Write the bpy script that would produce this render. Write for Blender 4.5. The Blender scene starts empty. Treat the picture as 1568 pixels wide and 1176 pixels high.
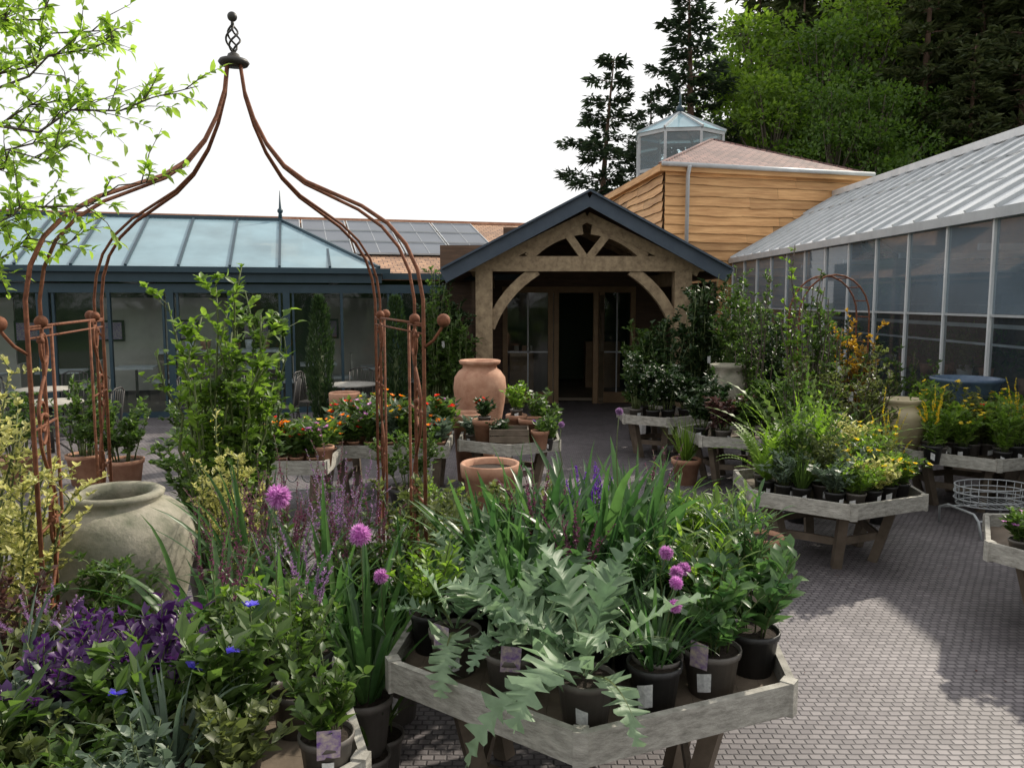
import bpy, math, random
import numpy as np
from mathutils import Vector, Matrix
R_=math.radians
random.seed(5); rng=np.random.default_rng(11)
SC=bpy.context.scene
# ------------------------------------------------------------------ materials
def newmat(name):
    m=bpy.data.materials.new(name); m.use_nodes=True
    nt=m.node_tree; nt.nodes.clear()
    out=nt.nodes.new('ShaderNodeOutputMaterial')
    return m,nt,out
def L(nt,a,b): nt.links.new(a,b)
def surf(name,c1,c2,rough=.7,scale=6.,detail=6,bump=.0,metal=0.,stretch=(1,1,1),island=0.,spec=.4):
    m,nt,out=newmat(name); N=nt.nodes
    b=N.new('ShaderNodeBsdfPrincipled'); L(nt,b.outputs[0],out.inputs[0])
    b.inputs['Roughness'].default_value=rough; b.inputs['Metallic'].default_value=metal
    b.inputs['Specular IOR Level'].default_value=spec
    tc=N.new('ShaderNodeTexCoord'); mp=N.new('ShaderNodeMapping'); mp.inputs['Scale'].default_value=stretch
    L(nt,tc.outputs['Object'],mp.inputs[0])
    n=N.new('ShaderNodeTexNoise'); n.inputs['Scale'].default_value=scale; n.inputs['Detail'].default_value=detail
    n.inputs['Roughness'].default_value=.65
    L(nt,mp.outputs[0],n.inputs['Vector'])
    r=N.new('ShaderNodeValToRGB'); r.color_ramp.elements[0].position=.3; r.color_ramp.elements[1].position=.72
    r.color_ramp.elements[0].color=(*c1,1); r.color_ramp.elements[1].color=(*c2,1)
    L(nt,n.outputs[0],r.inputs[0]); col=r.outputs[0]
    if island>0:
        g=N.new('ShaderNodeNewGeometry'); mr=N.new('ShaderNodeMapRange')
        mr.inputs['To Min'].default_value=1-island; mr.inputs['To Max'].default_value=1+island
        L(nt,g.outputs['Random Per Island'],mr.inputs[0])
        hs=N.new('ShaderNodeHueSaturation'); L(nt,col,hs.inputs['Color']); L(nt,mr.outputs[0],hs.inputs['Value']); col=hs.outputs[0]
    L(nt,col,b.inputs['Base Color'])
    if bump>0:
        bp=N.new('ShaderNodeBump'); bp.inputs['Strength'].default_value=bump; bp.inputs['Distance'].default_value=.02
        L(nt,n.outputs[0],bp.inputs['Height']); L(nt,bp.outputs[0],b.inputs['Normal'])
    return m
def leafmat(name,c1,c2,trans=.3,rough=.5):
    m,nt,out=newmat(name); N=nt.nodes
    g=N.new('ShaderNodeNewGeometry'); r=N.new('ShaderNodeValToRGB')
    r.color_ramp.elements[0].color=(*c1,1); r.color_ramp.elements[1].color=(*c2,1)
    L(nt,g.outputs['Random Per Island'],r.inputs[0])
    tc=N.new('ShaderNodeTexCoord'); n=N.new('ShaderNodeTexNoise'); n.inputs['Scale'].default_value=25
    L(nt,tc.outputs['Object'],n.inputs['Vector'])
    mr=N.new('ShaderNodeMapRange'); mr.inputs['To Min'].default_value=.62; mr.inputs['To Max'].default_value=1.35
    L(nt,n.outputs[0],mr.inputs[0])
    hs=N.new('ShaderNodeHueSaturation'); L(nt,r.outputs[0],hs.inputs['Color']); L(nt,mr.outputs[0],hs.inputs['Value'])
    b=N.new('ShaderNodeBsdfPrincipled'); b.inputs['Roughness'].default_value=rough; b.inputs['Specular IOR Level'].default_value=.4
    L(nt,hs.outputs[0],b.inputs['Base Color'])
    t=N.new('ShaderNodeBsdfTranslucent'); hs2=N.new('ShaderNodeHueSaturation'); hs2.inputs['Value'].default_value=2.3
    hs2.inputs['Saturation'].default_value=1.1
    L(nt,hs.outputs[0],hs2.inputs['Color']); L(nt,hs2.outputs[0],t.inputs[0])
    mx=N.new('ShaderNodeMixShader'); mx.inputs[0].default_value=trans
    L(nt,b.outputs[0],mx.inputs[1]); L(nt,t.outputs[0],mx.inputs[2]); L(nt,mx.outputs[0],out.inputs[0])
    return m
def glassmat(name,tint,milk,milkcol,rough=.03,fmul=1.0):
    m,nt,out=newmat(name); N=nt.nodes
    tr=N.new('ShaderNodeBsdfTransparent'); tr.inputs[0].default_value=(*tint,1)
    gl=N.new('ShaderNodeBsdfGlossy'); gl.inputs['Roughness'].default_value=rough
    fr=N.new('ShaderNodeFresnel'); fr.inputs[0].default_value=1.5
    mu=N.new('ShaderNodeMath'); mu.operation='MULTIPLY'; mu.inputs[1].default_value=fmul; mu.use_clamp=True
    L(nt,fr.outputs[0],mu.inputs[0])
    m1=N.new('ShaderNodeMixShader'); L(nt,mu.outputs[0],m1.inputs[0]); L(nt,tr.outputs[0],m1.inputs[1]); L(nt,gl.outputs[0],m1.inputs[2])
    d=N.new('ShaderNodeBsdfDiffuse'); d.inputs[0].default_value=(*milkcol,1)
    m2=N.new('ShaderNodeMixShader'); L(nt,m1.outputs[0],m2.inputs[1]); L(nt,d.outputs[0],m2.inputs[2])
    tc=N.new('ShaderNodeTexCoord'); n=N.new('ShaderNodeTexNoise'); n.inputs['Scale'].default_value=1.2; n.inputs['Detail'].default_value=5; L(nt,tc.outputs['Object'],n.inputs['Vector'])
    mr=N.new('ShaderNodeMapRange'); mr.inputs['To Min'].default_value=milk*.5; mr.inputs['To Max'].default_value=min(1,milk*1.5)
    L(nt,n.outputs[0],mr.inputs[0]); L(nt,mr.outputs[0],m2.inputs[0]); L(nt,m2.outputs[0],out.inputs[0])
    return m
def brickmat(name,c1,c2,mortar,bw,bh,msize=.01,bump=.4,rough=.75,lo=.58,hi=1.35,off=.5):
    m,nt,out=newmat(name); N=nt.nodes
    b=N.new('ShaderNodeBsdfPrincipled'); L(nt,b.outputs[0],out.inputs[0]); b.inputs['Roughness'].default_value=rough
    tc=N.new('ShaderNodeTexCoord'); mp=N.new('ShaderNodeMapping')
    L(nt,tc.outputs['Object'],mp.inputs[0])
    nn=N.new('ShaderNodeTexNoise'); nn.inputs['Scale'].default_value=3.; L(nt,tc.outputs['Object'],nn.inputs['Vector'])
    ad=N.new('ShaderNodeMixRGB'); ad.blend_type='ADD'; ad.inputs[0].default_value=.03
    L(nt,mp.outputs[0],ad.inputs[1]); L(nt,nn.outputs['Color'],ad.inputs[2])
    t=N.new('ShaderNodeTexBrick'); t.inputs['Scale'].default_value=1.; t.inputs['Brick Width'].default_value=bw; t.inputs['Row Height'].default_value=bh
    t.offset=off
    t.inputs['Mortar Size'].default_value=msize; t.inputs['Mortar Smooth'].default_value=.7
    t.inputs['Color1'].default_value=(*c1,1); t.inputs['Color2'].default_value=(*c2,1); t.inputs['Mortar'].default_value=(*mortar,1)
    L(nt,ad.outputs[0],t.inputs['Vector'])
    n=N.new('ShaderNodeTexNoise'); n.inputs['Scale'].default_value=.7; n.inputs['Detail'].default_value=10; n.inputs['Roughness'].default_value=.75
    L(nt,tc.outputs['Object'],n.inputs['Vector'])
    mr=N.new('ShaderNodeMapRange'); mr.inputs[1].default_value=.3; mr.inputs[2].default_value=.7
    mr.inputs['To Min'].default_value=lo; mr.inputs['To Max'].default_value=hi
    L(nt,n.outputs[0],mr.inputs[0]); hs=N.new('ShaderNodeHueSaturation'); L(nt,t.outputs[0],hs.inputs['Color']); L(nt,mr.outputs[0],hs.inputs['Value'])
    L(nt,hs.outputs[0],b.inputs['Base Color'])
    bp=N.new('ShaderNodeBump'); bp.inputs['Strength'].default_value=bump; bp.inputs['Distance'].default_value=.01; bp.invert=True
    L(nt,t.outputs['Fac'],bp.inputs['Height']); L(nt,bp.outputs[0],b.inputs['Normal'])
    return m
M={}
M['paving']=brickmat('paving_setts',(.200,.180,.184),(.135,.120,.126),(.082,.074,.078),.058,.044,.0065,.8,.6,.55,1.4)
M['grass']=surf('grass_ground',(.04,.07,.02),(.08,.12,.035),.9,2.)
M['hill']=surf('hill_ground',(.03,.03,.015),(.07,.055,.03),.95,.3)
M['shingle']=brickmat('roof_shingle',(.46,.27,.16),(.28,.16,.10),(.13,.08,.06),.18,.14,.014,.8)
M['shingle2']=brickmat('roof_shingle_red',(.26,.15,.13),(.15,.09,.085),(.06,.045,.045),.2,.2,.016,.8)
M['clad']=surf('larch_cladding',(.36,.18,.07),(.70,.42,.19),.65,2.4,9,.35,stretch=(.5,.5,8),island=.3)
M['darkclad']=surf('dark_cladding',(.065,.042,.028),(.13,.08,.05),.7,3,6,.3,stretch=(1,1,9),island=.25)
M['oak']=surf('weathered_oak',(.18,.125,.075),(.45,.34,.21),.7,5,9,.4,stretch=(2,2,2))
M['oakframe']=surf('oak_door_frame',(.24,.15,.08),(.36,.24,.13),.6,5,6,.2)
M['slate']=surf('bargeboard_blue',(.04,.058,.085),(.06,.082,.11),.5,5)
M['teal']=surf('teal_frame_paint',(.020,.046,.062),(.032,.062,.082),.45,4)
M['white']=surf('white_aluminium',(.55,.57,.58),(.75,.76,.76),.4,3)
M['gutter']=surf('grey_gutter',(.35,.37,.38),(.5,.52,.53),.4,3)
M['cream']=surf('interior_plaster',(.48,.44,.37),(.62,.58,.50),.8,2)
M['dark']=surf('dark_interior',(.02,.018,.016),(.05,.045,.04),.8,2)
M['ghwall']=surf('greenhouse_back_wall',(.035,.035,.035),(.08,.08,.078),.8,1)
M['floorin']=surf('interior_floor',(.14,.11,.08),(.22,.18,.13),.5,2)
M['roofglass']=glassmat('conservatory_roof_glass',(.80,.94,.98),.50,(.42,.60,.68),.05,1.2)
M['ghroof']=surf('greenhouse_shaded_glass',(.66,.69,.72),(.88,.89,.90),.2,.7,7,spec=.6)
M['glass']=glassmat('window_glass',(.88,.94,.94),.02,(.3,.4,.45),fmul=1.3)
M['glassclear']=glassmat('lantern_glass',(.80,.91,.94),.10,(.45,.58,.65),fmul=1.5)
M['ghglass']=glassmat('greenhouse_glass',(.82,.89,.93),.08,(.25,.33,.40),fmul=1.4)
M['ghglass2']=glassmat('greenhouse_glass_milky',(.82,.90,.95),.36,(.30,.39,.47),fmul=1.4)  # milkier blue-grey diffuse layer, used on the upper panes
M['solar']=surf('solar_panel_cells',(.04,.05,.07),(.07,.085,.11),.3,1,5,spec=.5)
M['rust']=surf('rusty_iron',(.10,.035,.018),(.26,.10,.05),.75,30,5,.3,metal=.2)
M['iron']=surf('black_iron',(.03,.028,.026),(.06,.055,.05),.5,20)
M['bench']=surf('grey_painted_timber',(.19,.18,.155),(.47,.45,.40),.75,5,10,.45,stretch=(3,3,8),island=.2)
M['benchleg']=surf('bench_leg_timber',(.09,.07,.05),(.20,.155,.115),.75,6,8,.3)
M['stone']=surf('weathered_urn_clay',(.12,.13,.085),(.42,.38,.31),.85,6,12,.8)
M['terra']=surf('terracotta',(.30,.135,.08),(.56,.33,.22),.8,5,10,.3)
M['buff']=surf('buff_glazed_pot',(.42,.34,.20),(.58,.50,.33),.5,5,6,.1)
M['blue']=surf('blue_glazed_pot',(.05,.08,.14),(.12,.18,.25),.25,5)
M['potb']=surf('black_plastic_pot',(.02,.02,.021),(.05,.048,.046),.45,9)
M['potg']=surf('taupe_plastic_pot',(.10,.088,.078),(.165,.148,.132),.5,9)
M['soil']=surf('compost',(.015,.01,.007),(.05,.035,.025),.95,60,5,.5)
M['stem']=surf('green_stem',(.06,.085,.03),(.12,.15,.05),.6,20)
M['bark']=surf('bark',(.06,.045,.035),(.14,.115,.09),.85,15,6,.5)
M['pbark']=surf('pine_bark',(.09,.055,.04),(.18,.11,.08),.9,6,6,.5)
M['label']=surf('white_label',(.5,.5,.5),(.82,.82,.8),.5,60,3)
M['picture']=surf('plant_label_print',(.16,.07,.34),(.66,.58,.45),.4,38,3)
G=lambda n,a,b,t=.33,r=.45: M.__setitem__(n,leafmat('leaf_'+n,a,b,t,r))
G('green',(.032,.066,.014),(.098,.160,.036)); G('bright',(.08,.15,.02),(.19,.285,.055),.42); G('dark',(.015,.036,.012),(.042,.075,.022),.2)
G('agap',(.032,.080,.026),(.092,.172,.052),.3,.35); G('silver',(.10,.165,.09),(.21,.30,.175),.28,.5); G('purple',(.035,.010,.06),(.09,.03,.14),.25,.4)
G('sage',(.065,.10,.065),(.15,.20,.14),.22); G('olive',(.06,.08,.024),(.13,.155,.05)); G('yellowv',(.26,.28,.08),(.55,.52,.24),.38)
G('amber',(.22,.13,.02),(.36,.23,.05),.4); G('bronze',(.05,.026,.024),(.12,.06,.05),.25)
G('treeleaf',(.15,.24,.035),(.30,.42,.09),.5); G('conifer',(.02,.036,.022),(.048,.075,.034),.18,.7); G('conifer_lit',(.034,.050,.020),(.09,.105,.04),.25,.7); G('decid',(.035,.075,.012),(.10,.165,.028),.35,.6); G('decid2',(.065,.12,.015),(.15,.22,.04),.45,.6)  # forest conifer copy is raised in colour to look brighter lit
G('f_red',(.60,.02,.02),(.75,.06,.03)); G('f_orange',(.8,.22,.02),(.85,.35,.04)); G('f_yellow',(.60,.46,.03),(.76,.62,.08)); G('f_white',(.55,.55,.5),(.75,.75,.7))
G('f_pink',(.40,.15,.38),(.60,.34,.58)); G('f_purple',(.12,.035,.30),(.27,.11,.50)); G('f_blue',(.10,.08,.50),(.22,.18,.75)); G('f_maroon',(.085,.025,.055),(.20,.075,.13)); G('f_dusky',(.20,.11,.24),(.38,.24,.40))
# ------------------------------------------------------------------ mesh builder
def nrm(a): return a/np.maximum(np.linalg.norm(a,axis=-1,keepdims=True),1e-9)
class MB:
    def __init__(s): s.v=[];s.f=[];s.m=[];s.s=[]
    def add(s,V,F,m=0,sm=False):
        o=len(s.v); s.v.extend([tuple(map(float,p)) for p in V]); s.f.extend([tuple(i+o for i in f) for f in F])
        s.m.extend([m]*len(F)); s.s.extend([sm]*len(F))
    def addn(s,V,F,m=0,sm=False):
        o=len(s.v); s.v.extend(V.tolist()); s.f.extend((F+o).tolist()); s.m.extend([m]*len(F)); s.s.extend([sm]*len(F))
    def box(s,c,d,m=0,rz=0):
        x,y,z=d[0]/2,d[1]/2,d[2]/2; ca,sa=math.cos(rz),math.sin(rz); V=[]
        for sx,sy,sz in [(-1,-1,-1),(1,-1,-1),(1,1,-1),(-1,1,-1),(-1,-1,1),(1,-1,1),(1,1,1),(-1,1,1)]:
            a,b=sx*x,sy*y; V.append((c[0]+a*ca-b*sa,c[1]+a*sa+b*ca,c[2]+sz*z))
        s.add(V,[(0,3,2,1),(4,5,6,7),(0,1,5,4),(1,2,6,5),(2,3,7,6),(3,0,4,7)],m)
    def beam(s,p0,p1,w,h,m=0,up=(0,0,1)):
        p0=Vector(p0);p1=Vector(p1);d=(p1-p0).normalized();u=Vector(up)
        if abs(d.dot(u))>.98: u=Vector((0,1,0))
        a=d.cross(u).normalized(); b=a.cross(d).normalized(); V=[]
        for p in (p0,p1):
            for i,j in((-1,-1),(1,-1),(1,1),(-1,1)): V.append(p+a*w/2*i+b*h/2*j)
        s.add(V,[(0,1,2,3),(7,6,5,4),(0,4,5,1),(1,5,6,2),(2,6,7,3),(3,7,4,0)],m)
    def tube(s,P,r,m=0,n=6):
        P=[Vector(p) for p in P]; K=len(P); rr=r if hasattr(r,'__len__') else [r]*K; V=[];ref=None
        for i in range(K):
            d=(P[min(i+1,K-1)]-P[max(i-1,0)]).normalized()
            if ref is None:
                ref=d.orthogonal().normalized()
            a=(ref-d*ref.dot(d)); 
            a=a.normalized() if a.length>1e-4 else d.orthogonal().normalized()
            ref=a; b=d.cross(a)
            for k in range(n):
                t=2*math.pi*k/n; V.append(P[i]+(a*math.cos(t)+b*math.sin(t))*rr[i])
        F=[(i*n+k,i*n+(k+1)%n,(i+1)*n+(k+1)%n,(i+1)*n+k) for i in range(K-1) for k in range(n)]
        F.append(tuple(range(n-1,-1,-1))); F.append(tuple((K-1)*n+k for k in range(n)))
        s.add(V,F,m,True)
    def lathe(s,prof,c=(0,0,0),m=0,n=28,wob=0):
        V=[];K=len(prof)
        for r,z in prof:
            for k in range(n):
                t=2*math.pi*k/n; q=r*(1+wob*math.sin(3*t+z*7)); V.append((c[0]+q*math.cos(t),c[1]+q*math.sin(t),c[2]+z))
        F=[(i*n+k,i*n+(k+1)%n,(i+1)*n+(k+1)%n,(i+1)*n+k) for i in range(K-1) for k in range(n)]
        s.add(V,F,m,True)
    def ball(s,c,r,m=0,sq=1.):
        s.lathe([(max(1e-4,r*math.sin(math.pi*i/8)),-r*sq*math.cos(math.pi*i/8)) for i in range(9)],c,m,14)
    def leaves(s,P,D,Ln,W,m=0,fold=.2,hi=False):
        N=len(P); D=nrm(D); S=nrm(np.cross(D,rng.normal(size=(N,3))+np.array([0,0,2.5]))); U=np.cross(S,D)
        Ln=np.broadcast_to(Ln,(N,))[:,None]; W=np.broadcast_to(W,(N,))[:,None]
        if hi:
            V=np.stack([P,P+D*Ln*.28+S*W*.42+U*W*fold,P+D*Ln*.6+S*W*.45+U*W*fold*.6,P+D*Ln-U*Ln*.12,P+D*Ln*.6-S*W*.45+U*W*fold*.6,P+D*Ln*.28-S*W*.42+U*W*fold,P+D*Ln*.3,P+D*Ln*.62-U*Ln*.01],1).reshape(-1,3)
            o0=len(s.v); s.v.extend(V.tolist()); o=(np.arange(N)*8)[:,None]+o0
            for q in ([0,6,1],[0,5,6],[1,6,7,2],[6,5,4,7],[2,7,3],[7,4,3]):
                s.f.extend((o+np.array([q])).tolist()); s.m.extend([m]*N); s.s.extend([True]*N)
        else:
            V=np.stack([P,P+D*Ln*.45+S*W*.5+U*W*fold,P+D*Ln,P+D*Ln*.45-S*W*.5+U*W*fold],1).reshape(-1,3)
            F=np.arange(N*4).reshape(N,4); s.addn(V,F,m)
    def blades(s,P,D,Ln,W,droop,seg=7,prof=None,fold=.35,m=0,sweep=0.,ruf=0.):
        N=len(P); D=nrm(D).copy(); S=nrm(np.cross(D,np.array([0,0,1.])+rng.normal(size=(N,3))*.12))
        Ln=np.broadcast_to(Ln,(N,))[:,None]; W=np.broadcast_to(W,(N,))[:,None]; droop=np.broadcast_to(droop,(N,))[:,None]
        C=P.copy(); rows=[]
        for j in range(seg+1):
            t=j/seg; w=prof(t,j) if prof else min(1,.45+t*3)*(1-t**3)
            U=np.cross(S,D); sw=sweep*(W*w) if sweep else 0
            if ruf:
                wl=w*rng.uniform(.6,1.3,(N,1)); wr=w*rng.uniform(.6,1.3,(N,1)); fl=fold+rng.normal(size=(N,1))*ruf; fr=fold+rng.normal(size=(N,1))*ruf
            else: wl=wr=w; fl=fr=fold
            rows+= [C-S*W*wl+U*W*wl*fl+D*sw, C.copy(), C+S*W*wr+U*W*wr*fr+D*sw]
            C=C+D*Ln/seg; D=D.copy(); D[:,2:3]-=droop*(.4+1.2*t)/seg; D=nrm(D)
        V=np.stack(rows,1).reshape(-1,3); k=3*(seg+1); o=(np.arange(N)*k)[:,None]
        F=[]
        for j in range(seg):
            a=j*3; F.append(o+np.array([[a,a+1,a+4,a+3]])); F.append(o+np.array([[a+1,a+2,a+5,a+4]]))
        s.addn(V,np.concatenate(F),m,True)
    def obj(s,name,mats,loc=(0,0,0),rz=0,parent=None):
        me=bpy.data.meshes.new(name); me.from_pydata(s.v,[],s.f)
        for x in mats: me.materials.append(M[x])
        me.polygons.foreach_set('material_index',s.m); me.polygons.foreach_set('use_smooth',s.s); me.update()
        o=bpy.data.objects.new(name,me); SC.collection.objects.link(o); o.location=loc; o.rotation_euler=(0,0,rz)
        if parent: o.parent=parent
        return o
def group(name,loc=(0,0,0),rz=0):
    e=bpy.data.objects.new(name,None); SC.collection.objects.link(e); e.location=loc; e.rotation_euler=(0,0,rz); e.empty_display_size=.2; return e
def A(*a): return np.array(a,float)
# ------------------------------------------------------------------ ground
g=MB(); g.add([(-400,-200,-.01),(400,-200,-.01),(400,600,-.01),(-400,600,-.01)],[(0,1,2,3)]); g.obj('ground',['grass'])
g=MB(); g.add([(-16,-8,0),(14,-8,0),(14,32,0),(-16,32,0)],[(0,1,2,3)]); g.obj('paved_courtyard',['paving'])
hm=MB(); nx,ny=50,40; V=[]
def hillz(x,y):
    sx=min(1,max(0,(x-9)/24)); sx=sx*sx*(3-2*sx); sy=min(1,max(0,(y-33)/45)); sy=sy*sy*(3-2*sy)
    return 26*sx*sy+.5*math.sin(x*.4)*math.cos(y*.3)*sy-.05
for j in range(ny):
    for i in range(nx):
        x=-10+i*2.6;y=33+j*2.6; V.append((x,y,hillz(x,y)))
hm.add(V,[(j*nx+i,j*nx+i+1,(j+1)*nx+i+1,(j+1)*nx+i) for j in range(ny-1) for i in range(nx-1)],0,True); hm.obj('hill',['hill'])
lf=MB(); N=700; P=np.stack([rng.uniform(-4,5.4,N),rng.uniform(1.5,12,N),np.full(N,.006)],1); D=np.stack([rng.normal(size=N),rng.normal(size=N),rng.uniform(0,.25,N)],1)
lf.leaves(P,D,rng.uniform(.01,.035,N),rng.uniform(.006,.016,N),0,.1); lf.obj('leaf_litter',['bronze'])
# ------------------------------------------------------------------ hexagonal benches
def hexbench(c,R,z,a0,name='plant_display_bench',bh=.115):
    b=MB(); pts=[(R*math.cos(a0+i*math.pi/3),R*math.sin(a0+i*math.pi/3)) for i in range(6)]
    for i in range(6):
        p=Vector((*pts[i],0)); q=Vector((*pts[(i+1)%6],0)); d=(q-p).normalized()
        b.beam((p+d*.012)+Vector((0,0,z-bh/2)),(q-d*.012)+Vector((0,0,z-bh/2+random.uniform(-.004,.004))),.028,bh,0)
        b.box((p.x*.985,p.y*.985,z-bh/2-.002),(.05,.05,bh+.012),0,math.atan2(p.y,p.x))
        b.beam((p.x*.70,p.y*.70,z-bh-.01),(p.x*.52,p.y*.52,0),.07,.07,1)
        b.beam((p.x*.56,p.y*.56,.22),(pts[(i+1)%6][0]*.56,pts[(i+1)%6][1]*.56,.22),.025,.06,1)
    n=int(2*R/.095)
    for k in range(n):
        y=-R*.86+(k+.5)*(R*1.72/n); 
        hw=R*.97-abs(y)/math.tan(math.pi/3)
        ca,sa=math.cos(a0),math.sin(a0)
        b.beam((-hw*.97*ca-y*sa,-hw*.97*sa+y*ca,z-bh+.025),(hw*.97*ca-y*sa,hw*.97*sa+y*ca,z-bh+.025),.085,.022,1)
    return b.obj(name,['bench','benchleg'],(c[0],c[1],0))
def rectbench(x0,x1,y0,y1,z,name='plant_display_bench'):
    b=MB(); bh=.13; cx,cy=(x0+x1)/2,(y0+y1)/2; w,d=x1-x0,y1-y0
    b.box((0,-d/2,z-bh/2),(w,.03,bh));b.box((0,d/2,z-bh/2),(w,.03,bh))
    b.box((-w/2,0,z-bh/2),(.03,d-.04,bh));b.box((w/2,0,z-bh/2),(.03,d-.04,bh))
    for k in range(int(d/.1)): b.box((0,-d/2+.06+k*.1,z-bh+.03),(w-.05,.08,.02),1)
    for sx in(-1,1):
        for sy in(-1,1): b.beam((sx*w*.42,sy*d*.42,z-bh-.003),(sx*w*.38,sy*d*.34,0),.08,.08,1)
        b.beam((sx*w*.4,-d*.38,.2),(sx*w*.4,d*.38,.2),.03,.06,1)
    return b.obj(name,['bench','benchleg'],(cx,cy,0))
hexbench((.32,3.22),.85,.75,R_(-97)); hexbench((-1.25,2.5),.8,.68,R_(-10)); hexbench((2.6,6.5),.76,.6,R_(-96))
hexbench((4.75,8.2),.8,.6,R_(-100)); hexbench((3.72,4.85),.74,.6,R_(-120)); hexbench((2.6,9.15),.65,.6,R_(-80)); hexbench((2.0,10.7),.6,.6,R_(-90))
hexbench((-.03,8.8),.62,.6,R_(-90)); rectbench(-1.9,-.68,8.15,9.1,.6); rectbench(-3.1,-1.75,7.35,8.1,.6); hexbench((-1.15,4.05),.55,.5,0)
# bench number sign
E=group('bench_number_sign',(-2.55,7.30,.46))
b=MB(); b.box((0,0,.10),(.13,.012,.17),0); b.box((0,.02,.0),(.03,.02,.2),1); b.obj('board',['label','benchleg'],parent=E)
tcu=bpy.data.curves.new('number','FONT'); tcu.body='28'; tcu.size=.10; tcu.align_x='CENTER'; tcu.align_y='CENTER'; tcu.extrude=.001; tcu.materials.append(M['iron'])
to=bpy.data.objects.new('number',tcu); SC.collection.objects.link(to); to.location=(0,-.009,.10); to.rotation_euler=(R_(90),0,0); to.parent=E
# ------------------------------------------------------------------ gazebo
def gazebo():
    gz=MB(); h=.88; e1=Vector((.954,.3,0)); e2=Vector((-.3,.954,0)); r=.0105
    prof=[(1,1.98),(1.0,2.10),(.975,2.25),(.92,2.38),(.83,2.49),(.70,2.585),(.55,2.66),(.40,2.735),(.28,2.83),(.18,2.96),(.11,3.10),(.06,3.25),(.035,3.43)]
    cs={}
    for sx in(-1,1):
        for sy in(-1,1):
            c=e1*h*sx+e2*h*sy; cs[(sx,sy)]=c; rad=c.normalized()
            wv=-e2*sy*.42
            for off in (Vector((0,0,0)),-e2*sy*.24):
                P=[((c+off)*f)+Vector((0,0,z)) for f,z in prof]
                gz.tube([c+off]+P,r if off.length<.01 else r*.85,0,6)
            gz.tube([c+wv,c+wv+Vector((0,0,1.98))],r*.8,0,6)
            u=wv.normalized(); wd=wv.length
            for zc,hh,fx in ((.80,.62,1),(1.30,.62,-1),(1.72,.46,1)):
                P=[]
                for k in range(41):
                    s_=(k/40-.5)*2
                    if abs(s_)<.5: x=.26*math.sin(s_*math.pi)*wd; z=s_*hh*.62
                    else:
                        q=(abs(s_)-.5)/.5*2*math.pi*.9; sg=1 if s_>0 else -1; rr=.20*wd*(1-.09*q)
                        x=sg*(.26*wd-rr+rr*math.cos(q)); z=sg*(.31*hh+rr*math.sin(q)*1.15)
                    P.append(c+u*(wd/2+x*fx)+Vector((0,0,zc+z)))
                gz.tube(P,.0085,0,5)
                gz.ball(c+u*wd*.5+Vector((0,0,zc+hh*.42)),.018,0)
            for zz in(.3,.52,1.05,1.52,1.97): gz.tube([c+Vector((0,0,zz)),c+wv+Vector((0,0,zz))],.007,0,5)
            o=c+rad*.12+Vector((0,0,1.98)); gz.tube([c+Vector((0,0,1.86)),c+rad*.06+Vector((0,0,1.90)),c+rad*.10+Vector((0,0,1.95)),o],.008,0,5); gz.ball(o+Vector((0,0,.02)),.034,0)
            gz.ball(c-e2*sy*.24+Vector((0,0,2.0)),.030,0)
            gz.box(c+Vector((0,0,.006)),(.09,.09,.012))
    for a,b in (((-1,-1),(-1,1)),((1,-1),(1,1))):
        for z,rr in ((1.98,.008),(1.93,.006),(.3,.008)): gz.tube([cs[a]+Vector((0,0,z)),cs[b]+Vector((0,0,z))],rr,0,5)
    gz.lathe([(.001,3.395),(.075,3.40),(.085,3.415),(.075,3.43),(.04,3.435),(.03,3.46),(.014,3.47)],m=1,n=20)
    for k in range(4):
        P=[(math.cos(k*math.pi/2+t*4.2)*.038*math.sin(math.pi*t),math.sin(k*math.pi/2+t*4.2)*.038*math.sin(math.pi*t),3.465+t*.155) for t in [i/16 for i in range(17)]]
        gz.tube(P,.006,1,5)
    gz.tube([(0,0,3.61),(0,0,3.64)],.01,1); gz.ball((0,0,3.66),.027,1)
    return gz.obj('rusty_iron_gazebo',['rust','iron'],(-1.55,4.6,0))
gazebo()
# ------------------------------------------------------------------ pots and urns
def lathed(name,prof,loc,mat,n=36,soil=None,wob=0):
    b=MB(); b.lathe(prof,m=0,n=n,wob=wob)
    if soil: b.lathe([(.001,soil[1]),(soil[0],soil[1])],m=1,n=n)
    return b.obj(name,[mat,'soil'],loc)
lathed('clay_urn',[(.001,0),(.2,0),(.22,.05),(.30,.3),(.36,.52),(.395,.70),(.395,.82),(.36,.93),(.29,.99),(.235,1.005),(.225,1.02),(.245,1.04),(.25,1.058),(.23,1.072),(.19,1.065),(.175,1.02),(.22,.95),(.28,.85),(.2,.4)],(-2.16,4.25,0),'stone',48,wob=.008)
lathed('terracotta_amphora',[(.001,0),(.15,0),(.17,.1),(.25,.5),(.31,.85),(.33,1.02),(.315,1.15),(.26,1.23),(.215,1.26),(.21,1.30),(.25,1.32),(.26,1.355),(.24,1.365),(.19,1.33),(.18,1.2)],(-.4,9.85,0),'terra',40)
def tpot(loc,r,h,name='terracotta_pot',mat='terra'):
    return lathed(name,[(.001,0),(r*.68,0),(r*.9,h*.8),(r*1.0,h*.8),(r*1.03,h*.98),(r*.98,h),(r*.88,h*.98),(r*.86,h*.85)],loc,mat,28,(r*.87,h*.9))
tpot((-.2,7.2,0),.27,.62); 
for p,r,h in (((-.30,8.55,.52),.13,.30),((.22,8.75,.52),.15,.28),((.05,8.9,.52),.12,.3),((-.5,9.2,.0),.2,.8),((-1.8,7.5,.52),.1,.2),((1.9,5.9,.0),.16,.33),((2.0,9.0,0),.17,.3),((.3,8.4,.52),.1,.2),((-2.2,10.4,0),.2,.9)): tpot(p,r,h)
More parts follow.
